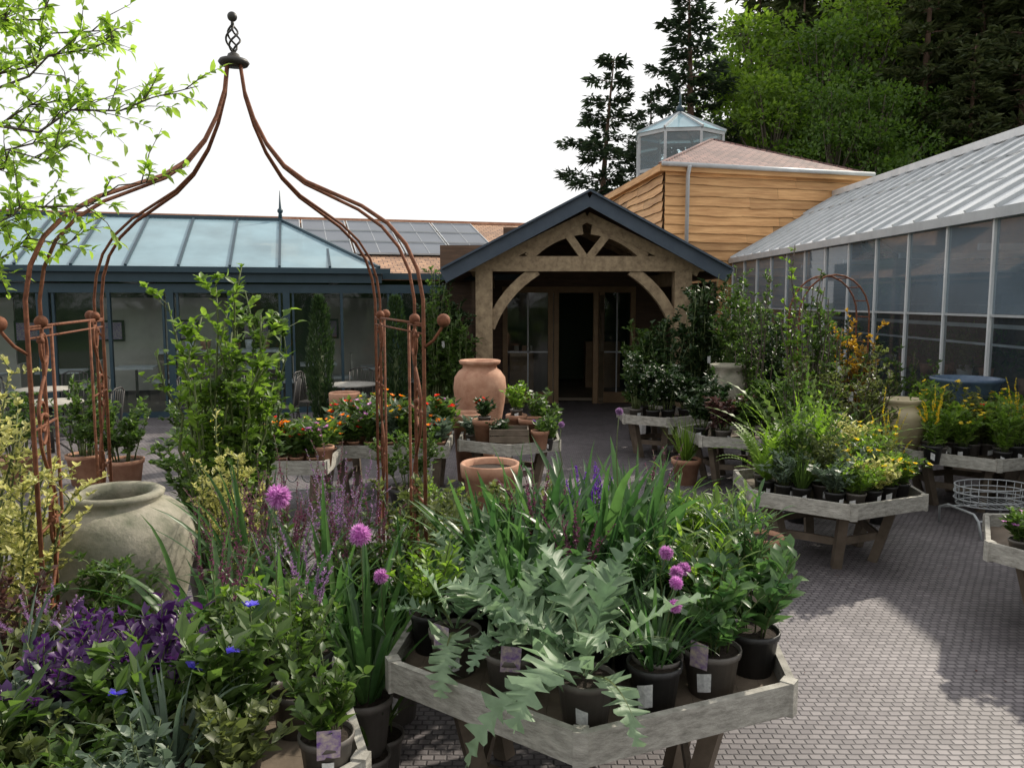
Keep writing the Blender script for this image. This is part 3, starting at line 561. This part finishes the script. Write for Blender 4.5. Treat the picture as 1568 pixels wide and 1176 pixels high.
# ------------------------------------------------------------------ conservatory / cafe building
E=group('cafe_building',(-9,13.5,0),R_(15.1))
b=MB()
u0,u1=-7,8.0; ze=2.65
b.box(((u0+6.75)/2,-.02,ze-.13),(6.75-u0,.16,.2),0); b.box(((u0+6.85)/2,-.14,ze-.01),(6.85-u0+.1,.12,.10),0); b.box(((u0+u1)/2,.05,ze-.34),(u1-u0,.12,.16),0)
b.box(((u0+u1)/2,.05,.05),(u1-u0,.12,.10),0)
x=u0
k=0
while x<u1:
    w=.12 if k%2==0 else .05
    b.box((x,.05,1.2),(w,.13,2.2),0)
    if k%2==0:
        b.box((x+.12,.05,1.2),(.04,.08,2.15),0); b.box((x-.12,.05,1.2),(.04,.08,2.15),0)
    x+=1.0; k+=1
b.obj('frames',['teal'],parent=E)
b=MB(); b.add([(u0,.06,.1),(u1,.06,.1),(u1,.06,ze-.4),(u0,.06,ze-.4)],[(0,1,2,3)]); b.obj('glass_doors',['glass'],parent=E)
b=MB()
re=4.9; rv=2.5; rz_=3.78; ru=6.7
b.add([(u0,-.1,ze+.045),(ru,-.1,ze+.045),(re,rv,rz_),(u0,rv,rz_)],[(0,1,2,3)],0); b.add([(ru,-.1,ze+.045),(ru,rv*1.3,ze+.3),(re,rv,rz_)],[(0,1,2)],0)
b.add([(u0,rv,rz_),(re,rv,rz_),(ru,rv*1.3,ze+.3),(re,rv*2,ze+.3),(u0,rv*2,ze+.3)],[(0,1,3,4),(1,2,3)],0)
x=re
b.beam((u0,rv,rz_+.02),(re,rv,rz_+.02),.08,.07,1); b.beam((re,rv,rz_+.02),(ru,-.1,ze+.06),.07,.06,1); b.beam((re,rv,rz_+.02),(ru,rv*1.3,ze+.32),.07,.06,1)
while x>u0: b.beam((x,-.1,ze+.06),(x,rv,rz_+.015),.045,.04,1); x-=.86
b.beam((5.8,-.1,ze+.06),(5.8,1.2,ze+.045+.49+.02),.045,.04,1)
b.tube([(re,rv,rz_),(re,rv,rz_+.2),(re,rv,rz_+.62)],[.05,.03,.006],1,8); b.ball((re,rv,rz_+.2),.06,1)
b.obj('glass_roof',['roofglass','teal'],parent=E)
b=MB(); sl=(4.08-2.6)/4.95
def on(v,o): return 2.6+(v-.35)*sl+o
b.add([(6.3,.35,2.6),(12.5,.35,2.6),(12.5,5.3,4.08),(6.3,5.3,4.08)],[(0,1,2,3)],0); b.add([(-7,2.55,on(2.55,0)),(6.3,2.55,on(2.55,0)),(6.3,5.3,4.08),(-7,5.3,4.08)],[(0,1,2,3)],0)
b.add([(4.7,1.4,on(1.4,0)),(6.3,.35,2.6),(6.3,2.55,on(2.55,0)),(4.7,2.55,on(2.55,0))],[(0,1,2,3)],0)
b.add([(-7,5.3,4.08),(12.5,5.3,4.08),(12.5,10,2.6),(-7,10,2.6)],[(0,1,2,3)],0)
b.beam((-7,5.3,4.1),(12.5,5.3,4.1),.16,.07,1)
b.beam((6.8,.3,2.56),(12.5,.3,2.56),.1,.12,2)
b.obj('shingle_roof',['shingle','terra','teal'],parent=E)
b=MB()
for i in range(5):
    for j in range(3):
        ua=4.3+i*1.06; va=1.75+j*1.08; ub,vb=ua+1.0,va+1.02
        if (i==0 and j==0): continue
        V=[(ua,va,on(va,.06)),(ub,va,on(va,.06)),(ub,vb,on(vb,.06)),(ua,vb,on(vb,.06))]; b.add(V,[(0,1,2,3)],0)
        for a,c in((0,1),(1,2),(2,3),(3,0)): b.beam(V[a],V[c],.02,.035,1)
        b.beam(((ua+ub)/2,va,on(va,.066)),((ua+ub)/2,vb,on(vb,.066)),.010,.006,1)
b.obj('solar_panels',['solar','gutter'],parent=E)
b=MB()
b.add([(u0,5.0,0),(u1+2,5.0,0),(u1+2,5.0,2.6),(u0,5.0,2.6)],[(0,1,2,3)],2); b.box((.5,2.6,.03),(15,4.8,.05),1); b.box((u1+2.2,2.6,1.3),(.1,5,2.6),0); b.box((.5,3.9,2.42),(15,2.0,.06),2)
for xx,ww in((-2,3.0),(2.5,2.6),(6.5,1.6)): b.box((xx,3.4,1.15),(ww,.08,2.0),0)
for i in range(7): b.box((-3.2+i*1.5,3.34,1.45),(.6,.04,.45),2); b.box((-3.2+i*1.5,3.31,1.45),(.5,.03,.36),3)
b.box((3.6,2.6,.5),(2.4,.6,1.0),1); b.box((3.6,2.6,1.03),(2.5,.7,.06),4)
for k in range(7): b.lathe([(.001,0),(.09,0),(.11,.2),(.001,.2)],(2.7+k*.3,2.6,1.06),4 if k%2 else 5,12)
for i in range(10): b.box((-4+i*1.2,1.0+(i%3)*.6,.74),(.75,.75,.04),4); b.tube([(-4+i*1.2,1.0+(i%3)*.6,.05),(-4+i*1.2,1.0+(i%3)*.6,.72)],.03,2); b.box((-4+i*1.2+.5,1.0+(i%3)*.6,.45),(.4,.4,.06),4); b.box((-4+i*1.2+.7,1.0+(i%3)*.6,.7),(.05,.4,.5),0)
for i in range(6): b.box((-4+i*2.0,2.9,2.34),(1.2,.25,.08),4); b.beam((-4+i*2.0,.1,2.5),(-4+i*2.0,4.8,2.5),.07,.12,4)
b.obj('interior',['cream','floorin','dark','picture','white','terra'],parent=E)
# ------------------------------------------------------------------ porch
E=group('timber_porch_building',(0,0,0))
b=MB(); Y=13.0; ax,az=1.2,3.66; lx,rx,ez=-1.08,3.40,2.47
for x in(-.45,2.75): b.box((x,Y,1.29),(.27,.27,2.56),0); b.box((x,Y,.06),(.36,.36,.12),2)
b.beam((-.75,Y,2.68),(3.1,Y,2.68),.22,.24,0)
for x in(-.45,2.75): b.beam((x,Y+.15,2.45),(x,16.3,2.45),.2,.22,0)
b.beam((-.60,Y-.003,2.55),(ax,Y-.003,3.42),.2,.16,0); b.beam((3.0,Y-.006,2.55),(ax,Y-.006,3.42),.2,.16,0)
def arc(p,q,bulge,w,h,m=0,n=8,y=Y):
    P=[]
    for i in range(n+1):
        t=i/n; x=p[0]+(q[0]-p[0])*t; z=p[1]+(q[1]-p[1])*t; dx,dz=q[0]-p[0],q[1]-p[1]; l=math.hypot(dx,dz); k=4*t*(1-t)*bulge
        P.append(Vector((x-dz/l*k,y,z+dx/l*k)))
    V=[];
    for i in range(n+1):
        d=(P[min(i+1,n)]-P[max(i-1,0)]).normalized(); nn=Vector((-d.z,0,d.x))
        for s_,yy in((-1,-w/2),(1,-w/2),(1,w/2),(-1,w/2)): V.append(P[i]+nn*h/2*s_+Vector((0,yy,0)))
    F=[(i*4+k,i*4+(k+1)%4,i*4+4+(k+1)%4,i*4+4+k) for i in range(n) for k in range(4)]+[(0,1,2,3),(n*4+3,n*4+2,n*4+1,n*4)]
    b.add(V,F,m)
arc((-.36,1.66),(.40,2.58),.10,.15,.17); arc((2.66,1.66),(1.92,2.58),-.10,.15,.17)
arc((.26,2.78),(1.13,3.22),.09,.14,.15,y=Y-.02); arc((2.14,2.78),(1.27,3.22),-.09,.14,.15,y=Y-.02)
b.beam((1.16,Y-.04,2.78),(.90,Y-.04,3.14),.12,.12,0,up=(0,1,0)); b.beam((1.24,Y-.045,2.78),(1.52,Y-.045,3.14),.12,.12,0,up=(0,1,0))
for yy in (13.8,14.7,15.6):
    b.beam((-.7,yy,2.56),(ax,yy,3.48),.1,.14,0); b.beam((3.1,yy,2.56),(ax,yy,3.48),.1,.14,0)
b.obj('oak_frame',['oak','oak','stone'],parent=E)
b=MB()
b.beam((lx,12.55,ez),(ax+.0,12.55,az),.05,.22,0,up=(0,0,1)); b.beam((rx,12.547,ez),(ax-.0,12.547,az),.05,.22,0)
b.beam((lx-.02,12.5,ez+.12),(ax,12.5,az+.12),.10,.03,0); b.beam((rx+.02,12.497,ez+.12),(ax,12.497,az+.12),.10,.03,0)
b.obj('bargeboards',['slate'],parent=E)
b=MB()
b.add([(lx,12.52,ez+.10),(ax,12.52,az+.10),(ax,20.5,az+.10),(lx,20.5,ez+.10)],[(0,1,2,3)],0); b.add([(rx,12.52,ez+.10),(ax,12.52,az+.10),(ax,20.5,az+.10),(rx,20.5,ez+.10)],[(0,3,2,1)],0)
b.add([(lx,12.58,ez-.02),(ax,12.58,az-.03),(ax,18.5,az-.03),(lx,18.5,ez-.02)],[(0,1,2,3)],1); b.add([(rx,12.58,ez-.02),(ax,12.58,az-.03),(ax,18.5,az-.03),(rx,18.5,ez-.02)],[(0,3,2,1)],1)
b.obj('roof',['shingle','darkclad'],parent=E)
b=MB(); yb=16.3
b.box((-.8,yb,1.6),(1.3,.15,3.2),0); b.box((2.95,yb,1.6),(.95,.15,3.2),0)
for r in range(7): b.box((1.15,yb-.0+.012*(r%2),2.45+r*.17),(2.65,.16,.165),0)
b.box((-.62,14.7,1.2),(.08,3.2,2.4),0); b.box((3.3,14.7,1.2),(.08,3.2,2.4),0)
b.obj('cladding_walls',['darkclad'],parent=E)
b=MB()
for x in(-.14,.78,.90,1.70,1.82,2.45): b.box((x,yb-.06,1.18),(.10,.14,2.36),0)
b.box((1.15,yb-.065,2.31),(2.7,.12,.12),0)
for x0,x1 in((-.1,.75),(1.85,2.42)):
    b.box(((x0+x1)/2,yb-.05,.12),(x1-x0,.08,.22),0); b.box(((x0+x1)/2,yb-.05,1.05),(x1-x0,.05,.03),1)
    b.box(((x0+x1)/2,yb-.05,1.2),(.025,.05,2.1),1)
b.obj('door_frames',['oakframe','white'],parent=E)
b=MB()
for x0,x1 in((-.1,.75),(1.85,2.42)): b.add([(x0,yb-.04,.2),(x1,yb-.04,.2),(x1,yb-.04,2.25),(x0,yb-.04,2.25)],[(0,1,2,3)])
b.add([(1.72,yb-.5,.1),(1.74,yb-1.2,.1),(1.74,yb-1.2,2.2),(1.72,yb-.5,2.2)],[(0,1,2,3)])
b.obj('door_glass',['glass'],parent=E)
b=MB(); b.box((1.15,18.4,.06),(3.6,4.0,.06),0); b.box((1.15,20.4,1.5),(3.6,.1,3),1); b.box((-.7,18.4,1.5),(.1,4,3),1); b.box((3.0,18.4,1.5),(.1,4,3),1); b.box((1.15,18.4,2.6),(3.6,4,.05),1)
b.box((.4,17.6,.5),(.9,.5,.9),2); b.box((2.1,18.6,.6),(.8,.5,1.1),2); b.box((.5,20.3,1.3),(.8,.05,1.0),3)
for k in range(5): b.box((.1+k*.17,17.5,1.03),(.10,.1,.16),3+k%2)
b.obj('hall_interior',['floorin','dark','oakframe','cream','terra'],parent=E)
# ------------------------------------------------------------------ larch clad building with lantern
E=group('larch_clad_building',(0,0,0))
cor=[(3.75,20.0),(9.3,21.6),(8.3,28.2),(3.0,27.0)]; ze=5.35
b=MB()
def waney(p,q,z0,z1):
    p=Vector((*p,0));q=Vector((*q,0)); d=(q-p); Ln=d.length; d.normalize(); n=Vector((d.y,-d.x,0)); z=z0
    while z<z1:
        x=0; h=random.uniform(.19,.28)
        while x<Ln:
            w=min(random.uniform(2.2,3.8),Ln-x)
            if Ln-x-w<.6: w=Ln-x
            K=max(2,int(w/.16)); V=[]; top=min(z+h+.07,z1); ph=random.uniform(0,9); am=random.uniform(.004,.020)
            for i in range(K+1):
                s_=x+(w-.006)*i/K; zb=z+am*math.sin(s_*1.7+ph)+random.uniform(-.005,.005)+am*.5*math.sin(s_*4.3+ph*2)
                a=p+d*s_; V+= [tuple(a+n*.002+Vector((0,0,zb))),tuple(a+n*.062+Vector((0,0,zb))),tuple(a+n*.012+Vector((0,0,top)))]
            F=[];F_shade=[]
            for i in range(K): o=i*3; F_shade.append((o,o+3,o+4,o+1)); F.append((o+1,o+4,o+5,o+2))
            b.add(V,F,0); b.add(V,F_shade,1); x+=w  # underside faces use the dark material: shade painted under each lap
        z+=h
for i in range(4): waney(cor[i],cor[(i+1)%4],1.2 if i<1 else 2.4,ze)
b.add([(*c,0) for c in cor]+[(*c,ze) for c in cor],[(0,1,5,4),(1,2,6,5),(2,3,7,6),(3,0,4,7)],1)
b.obj('larch_boards',['clad','darkclad'],parent=E)
b=MB(); cx=sum(c[0] for c in cor)/4; cy=sum(c[1] for c in cor)/4; apex=(5.95,24.3,6.85)
ov=[(cx+(c[0]-cx)*1.06,cy+(c[1]-cy)*1.06,ze+.05) for c in cor]
b.add(ov+[apex],[(0,1,4),(1,2,4),(2,3,4),(3,0,4)],0)
for i in range(4):
    p,q=Vector(ov[i]),Vector(ov[(i+1)%4]); b.beam(p-Vector((0,0,.09)),q-Vector((0,0,.09)),.03,.17,1); 
    b.beam(p,Vector(apex),.12,.05,0)
p,q=Vector(ov[0]),Vector(ov[1]); off=Vector((.02,-.08,-.02)); b.tube([p+off,q+off],.055,2,8)
b.tube([(4.32,19.80,ze),(4.32,19.98,ze-.2),(4.32,19.98,0)],.05,2,8)
b.add([(ov[i][0],ov[i][1],ov[i][2]-.17) for i in range(4)],[(0,3,2,1)],1)
b.obj('roof',['shingle2','clad','gutter'],parent=E)
b=MB(); lc=(5.45,26.6); R=1.42; z0,z1,z2=5.3,7.35,8.15
def lp(i,r,z): 
    t=2*math.pi*(i+.35)/8; return (lc[0]+r*math.cos(t),lc[1]+r*math.sin(t),z)
for i in range(8):
    b.beam(lp(i,R,z0),lp(i,R,z1),.08,.08,0); b.beam(lp(i,R,z1),lp(i+1,R,z1),.09,.12,0); b.beam(lp(i,R,z0+.9),lp(i+1,R,z0+.9),.06,.1,0)
    b.beam(lp(i,R+.1,z1+.08),(lc[0],lc[1],z2+.02),.06,.06,0)
    b.add([lp(i,R-.01,z0),lp(i+1,R-.01,z0),lp(i+1,R-.01,z1),lp(i,R-.01,z1)],[(0,1,2,3)],1)
    b.add([lp(i,R+.1,z1+.05),lp(i+1,R+.1,z1+.05),(lc[0],lc[1],z2)],[(0,1,2)],2)
b.tube([(lc[0],lc[1],z2),(lc[0],lc[1],z2+.3),(lc[0],lc[1],z2+.8)],[.09,.04,.01],3,8); b.ball((lc[0],lc[1],z2+.1),.13,3)
b.obj('glass_lantern',['gutter','glassclear','roofglass','teal'],parent=E)
# ------------------------------------------------------------------ greenhouse
E=group('greenhouse',(0,0,0)); X=5.6; y0,y1=3.0,22.6; ze=3.09; XR,zr=8.5,4.83
b=MB()
y=y0+.35
ys=[]
while y<y1: ys.append(y); y+=1.0
for y in ys: b.box((X,y,ze/2+.3),(.06,.035,ze-.6),0)
b.box((X-.03,(y0+y1)/2,ze),(.14,y1-y0,.12),1); b.box((X,(y0+y1)/2,.62),(.07,y1-y0,.05),0); b.box((X+.004,(y0+y1)/2,1.92),(.045,y1-y0,.03),2)
y=y0+.1
while y<y1: b.beam((X-.05,y,ze+.075),(XR,y,zr+.02),.04,.06,1); y+=.62
b.beam((XR,y0,zr+.05),(XR,y1,zr+.05),.22,.14,0)
for t in(.33,.66): b.beam((X+(XR-X)*t,y0,ze+(zr-ze)*t+.05),(X+(XR-X)*t,y1,ze+(zr-ze)*t+.05),.03,.02,1)
for yy in(y0,y1):
    b.beam((X,yy,ze),(XR,yy,zr),.05,.07,0); b.beam((11.4,yy,ze),(XR,yy,zr),.05,.07,0)
    for k in range(6): 
        xx=X+k*1.16; zz=ze+(zr-ze)*(1-abs(xx-XR)/(XR-X)); b.box((xx,yy,zz/2),(.04,.05,zz),0)
for y in ys[::2]: b.beam((X+.1,y+.5,2.75),(11.3,y+.5,2.75),.05,.08,0)
b.beam((X+.35,y0,1.78),(X+.35,y1,1.78),.04,.05,0); b.beam((X+.35,y0,1.55),(X+.35,y1,1.55),.03,.03,0)
b.obj('aluminium_frame',['white','gutter','gutter'],parent=E)
b=MB()
b.add([(X-.05,y0,ze+.05),(X-.05,y1,ze+.05),(XR,y1,zr),(XR,y0,zr)],[(3,2,1,0)],0); b.add([(11.4,y0,ze+.05),(11.4,y1,ze+.05),(XR,y1,zr),(XR,y0,zr)],[(0,1,2,3)],0)
b.obj('roof_glass',['ghroof'],parent=E)
b=MB()
yy=[y0]+ys+[y1]
for i in range(len(yy)-1):
    a,c=yy[i]+.01,yy[i+1]-.01; j1,j2=random.uniform(-.006,.006),random.uniform(-.006,.006)
    b.add([(X+j1,a,.65),(X+j2,c,.65),(X+j2,c,1.9),(X+j1,a,1.9)],[(3,2,1,0)],0); b.add([(X+j1,a,1.94),(X+j2,c,1.94),(X+j2,c,ze),(X+j1,a,ze)],[(3,2,1,0)],1)
b.add([(X,y1,.65),(11.4,y1,.65),(11.4,y1,ze),(XR,y1,zr),(X,y1,ze)],[(0,1,2,3,4)],1)
b.obj('wall_glass',['ghglass','ghglass2'],parent=E)
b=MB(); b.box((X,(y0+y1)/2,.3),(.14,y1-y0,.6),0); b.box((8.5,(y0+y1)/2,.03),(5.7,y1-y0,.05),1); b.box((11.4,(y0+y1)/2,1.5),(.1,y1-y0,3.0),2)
for i in range(7): 
    b.box((7.2,5+i*2.6,.8),(1.0,2.0,.08),0); b.box((7.2,5+i*2.6,.4),(.1,1.6,.75),0); b.box((10.2,5+i*2.6,1.0),(.6,2.0,2.0),0)
    for k in range(6):
        cx_,cy_=6.9+(k%2)*.5,4.3+i*2.6+k*.28; b.lathe([(.001,.84),(.08,.84),(.11,1.05),(.001,1.05)],(cx_,cy_,0),3 if k%3 else 5,12)
        Q=np.tile(A(cx_,cy_,1.05),(90,1))+rng.normal(size=(90,3))*A(.12,.12,.16)+A(0,0,.25); b.leaves(Q,rng.normal(size=(90,3))+A(0,0,.6),.13,.06,4,.2)
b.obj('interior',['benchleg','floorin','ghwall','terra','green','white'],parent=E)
# ------------------------------------------------------------------ trees
def conifer(H,R,seed,dens=1.,t0=.18,ragged=.5,lsz=1.):
    global rng
    rng=np.random.default_rng(seed); b=MB()
    bend=rng.normal(size=2)*.3
    tr=lambda t:np.array([bend[0]*t*t,bend[1]*t*t,H*t])
    b.tube([tr(t) for t in np.linspace(0,1,9)],[.30*H/14*(1-t)+.02 for t in np.linspace(0,1,9)],0,7)
    PP=[];DD=[]
    t=t0
    while t<.99:
        n=rng.integers(4,7); a0=rng.uniform(0,6.28)
        for k in range(n):
            if rng.uniform()<ragged*.35: continue
            a=a0+k*6.28/n+rng.normal()*.3; ln=R*((1-t)**.62+.05)*rng.uniform(.45,1.15)*min(1,.55+(t-t0)*3)
            s=tr(t); d=np.array([math.cos(a),math.sin(a),.15]); up=rng.uniform(-.05,.3)
            pts=[s+d*ln*q+np.array([0,0,(up*q-.45*q*q+.28*q**3)*ln]) for q in (0,.35,.7,1)]
            b.tube(pts,[.05*(1-t)+.012,.03,.015,.006],0,4)
            m=int(ln*46*dens)+14; q=rng.uniform(.15,1,m)**.8; sd=np.array([-d[1],d[0],0])
            base=np.array([np.interp(q,(0,.35,.7,1),[p[i] for p in pts]) for i in range(3)]).T
            w=(1.1-q)*ln*.42+.1; off=rng.uniform(-1,1,m)
            P=base+sd*off[:,None]*w[:,None]+np.stack([0*q,0*q,-np.abs(off)*.06*ln+rng.normal(size=m)*.09],1)
            D=d*.8+sd*np.sign(off)[:,None]*.8+rng.normal(size=(m,3))*.35; D[:,2]-=.2
            PP.append(P);DD.append(D)
        t+=rng.uniform(.6,1.2)*.62/H*1.4
    P=np.concatenate(PP);D=np.concatenate(DD); N=len(P)
    b.leaves(P,D,rng.uniform(.25,.55,N)*lsz,rng.uniform(.10,.2,N)*lsz,1,.25)
    return b
def broadleaf(H,R,seed,n=9000):
    global rng
    rng=np.random.default_rng(seed); b=MB(); b.tube([(0,0,0),(.1,0,H*.35),(.0,.1,H*.7)],[.3,.22,.08],0,7)
    cl=[]
    for i in range(60):
        a=rng.uniform(0,6.28); z=rng.uniform(.2,1.0); rr=R*math.sin(math.pi*min(1,(z*.8+.18)))**.7*rng.uniform(.35,1.05)
        c=np.array([rr*math.cos(a),rr*math.sin(a),z*H*.93]); cl.append(c); b.tube([(0,0,H*(z*.5+.1)),(c*np.array([.5,.5,.85])),c],[.08,.05,.02],0,4)
    for c in cl:
        s=rng.uniform(.45,1.1)*R*.27; m=int(n/60*(s/(R*.22))**2*.8); D=nrm(rng.normal(size=(m,3))); P=c+D*s*(rng.uniform(.2,1.15,m)**.6)[:,None]*np.array([1.25,1.25,.65])
        b.leaves(P,D+rng.normal(size=(m,3))*.6,rng.uniform(.16,.36,m),rng.uniform(.11,.22,m),1,.2)
    return b
conifer(13.6,4.2,3,1.3,.30,.35,1.0).obj('pine_tree',['pbark','conifer'],(4.25,40,0))
conifer(18.8,4.0,8,1.3,.2,.35,1.0).obj('pine_tree',['pbark','conifer'],(9.3,42,0))
conifer(13.5,3.2,21,1.,.2,.5,.9).obj('pine_tree',['pbark','conifer'],(7.6,45,0))
F=group('hillside_forest')
cm=[conifer(19,3.6,s,.8,.34,.25,1.35) for s in(31,32,33)]
cm=[c.obj('conifer_tree',['pbark','conifer_lit'],(0,0,-100)) for c in cm]
dm=[broadleaf(15,4.2,s).obj('broadleaf_tree',['bark',mt],(0,0,-100)) for s,mt in((41,'decid'),(42,'decid2'))]
rg=random.Random(4)
def inst(src,x,y,sc,nm):
    o=bpy.data.objects.new(nm,src.data); SC.collection.objects.link(o); o.location=(x,y,hillz(x,y)-.3); o.scale=(sc,sc,sc*rg.uniform(.9,1.1)); o.rotation_euler=(0,0,rg.uniform(0,6.28)); o.parent=F
for k,(x,y,s) in enumerate(((13.0,41,1.0),(16.5,44,1.15),(12.6,46,1.15),(15.2,38.5,.8),(19.5,46,1.15),(17.5,39.5,.85),(14.5,48,1.35),(21.5,41.5,.85))): inst(dm[1-k%2] ,x,y,s,'broadleaf_tree')
for j in range(5):
    for i in range(12):
        x=17.5+i*3.0+rg.uniform(-1,1)+(j%2)*1.5; y=43+j*4.5+rg.uniform(-1.2,1.2)
        if x<20.5 and j<2: continue
        inst(rg.choice(cm),x,y,rg.uniform(.9,1.2),'conifer_tree')
for i in range(9): inst(rg.choice(cm),22+i*2.6,40+rg.uniform(-1,1),rg.uniform(.8,1.05),'conifer_tree')
F=group('added_screen_trees')  # trees added behind the camera to darken glass reflections and cut sky fill
for i in range(13): 
    o=bpy.data.objects.new('broadleaf_tree',dm[0].data); SC.collection.objects.link(o); o.location=(-24+i*4.0+rg.uniform(-1,1),-17+rg.uniform(-1.5,1.5),-2.5); s=rg.uniform(.5,.65); o.scale=(s*1.3,s*1.3,s); o.rotation_euler=(0,0,i*1.3); o.parent=F
for o in cm+dm: bpy.data.objects.remove(o)
# near tree whose branches enter at the top left
rng=np.random.default_rng(77)
b=MB(); b.tube([(0,0,0),(.03,0,1.0),(0,.02,2.1),(-.05,0,3.2),(-.1,0,4.2)],[.07,.06,.045,.03,.012],0,8)
tw=[];
ends=[(1.50,.0,3.05,2.5),(1.2,-.1,3.20,2.6),(.95,.1,3.5,2.7),(1.25,.1,2.62,2.1),(1.0,-.15,2.78,2.2),(.9,.05,2.4,1.9),(.95,.1,3.05,2.4),(.75,-.2,3.7,3.0),(1.05,.25,3.38,2.6),(.8,.3,2.9,2.3),(-1.0,.3,3.2,2.2),(-.8,-.6,3.5,2.5),(.1,1.0,3.4,2.3),(-.2,-.9,3.2,2.2),(.72,0,3.4,2.5),(.8,-.1,2.5,1.9)]
for (x,y,z,zs) in ends:
    e=A(x,y,z); s=A(0,0,zs); P=[s+(e-s)*t+A(0,0,.12*math.sin(math.pi*t))+rng.normal(size=3)*.03*(t>0) for t in np.linspace(0,1,9)]
    b.tube(P,[.010-.008*t for t in np.linspace(0,1,9)],0,5)
    P=np.array(P)
    for k in range(20):
        t=rng.uniform(.25,1)*8; i=min(7,int(t)); q=P[i]+(P[i+1]-P[i])*(t-i); d=nrm(nrm(P[i+1]-P[i])*.7+rng.normal(size=3)*.6+A(0,0,.1)); l=rng.uniform(.08,.28)
        T=np.array([q,q+d*l*.5+A(0,0,.01),q+d*l+rng.normal(size=3)*.02]); b.tube(T,[.003,.002,.001],0,4); tw.append(T)
tw=np.array(tw); N=3900; Q,T,t=along(tw,N,.1,1.); b.leaves(Q,T*.7+rng.normal(size=(N,3))*.7,rng.uniform(.028,.065,N),rng.uniform(.016,.03,N),1,.25,True)
b.obj('garden_tree',['bark','treeleaf'],(-2.85,3.6,0))
# ------------------------------------------------------------------ light, sky, camera
w=bpy.data.worlds.new('World'); SC.world=w; w.use_nodes=True; nt=w.node_tree; nt.nodes.clear(); N=nt.nodes
out=N.new('ShaderNodeOutputWorld'); sky=N.new('ShaderNodeTexSky'); sky.sky_type='NISHITA'; sky.sun_disc=False
EL,AZ=R_(38),R_(46)
sky.sun_elevation=EL; sky.sun_rotation=AZ; sky.dust_density=4
b1=N.new('ShaderNodeBackground'); b1.inputs[1].default_value=.13; L(nt,sky.outputs[0],b1.inputs[0])
b2=N.new('ShaderNodeBackground'); b2.inputs[1].default_value=1.12
tc=N.new('ShaderNodeTexCoord'); nz=N.new('ShaderNodeTexNoise'); nz.inputs['Scale'].default_value=1.6; nz.inputs['Detail'].default_value=5; L(nt,tc.outputs['Generated'],nz.inputs['Vector'])
cr=N.new('ShaderNodeValToRGB'); cr.color_ramp.elements[0].color=(.95,.96,.98,1); cr.color_ramp.elements[1].color=(1.06,1.05,1.03,1); cr.color_ramp.elements[0].position=.3; cr.color_ramp.elements[1].position=.6
L(nt,nz.outputs[0],cr.inputs[0]); L(nt,cr.outputs[0],b2.inputs[0])
mx=N.new('ShaderNodeMixShader'); mx.inputs[0].default_value=.85; L(nt,b1.outputs[0],mx.inputs[1]); L(nt,b2.outputs[0],mx.inputs[2]); L(nt,mx.outputs[0],out.inputs[0])
sd=bpy.data.lights.new('sun','SUN'); sd.energy=4.6; sd.angle=R_(1.2); sd.color=(1,.92,.78); so=bpy.data.objects.new('sun',sd); SC.collection.objects.link(so)
dirv=Vector((math.sin(AZ)*math.cos(EL),math.cos(AZ)*math.cos(EL),math.sin(EL))); so.rotation_euler=dirv.to_track_quat('Z','Y').to_euler(); so.location=(10,10,20)
cd=bpy.data.cameras.new('camera'); cd.lens=28; cd.sensor_width=36; cd.clip_end=1500; cd.clip_start=.05
co=bpy.data.objects.new('camera',cd); SC.collection.objects.link(co); co.location=(0,0,2.1); co.rotation_euler=(R_(84),0,0); SC.camera=co
SC.view_settings.view_transform='Standard'; SC.view_settings.look='None'; SC.view_settings.exposure=0
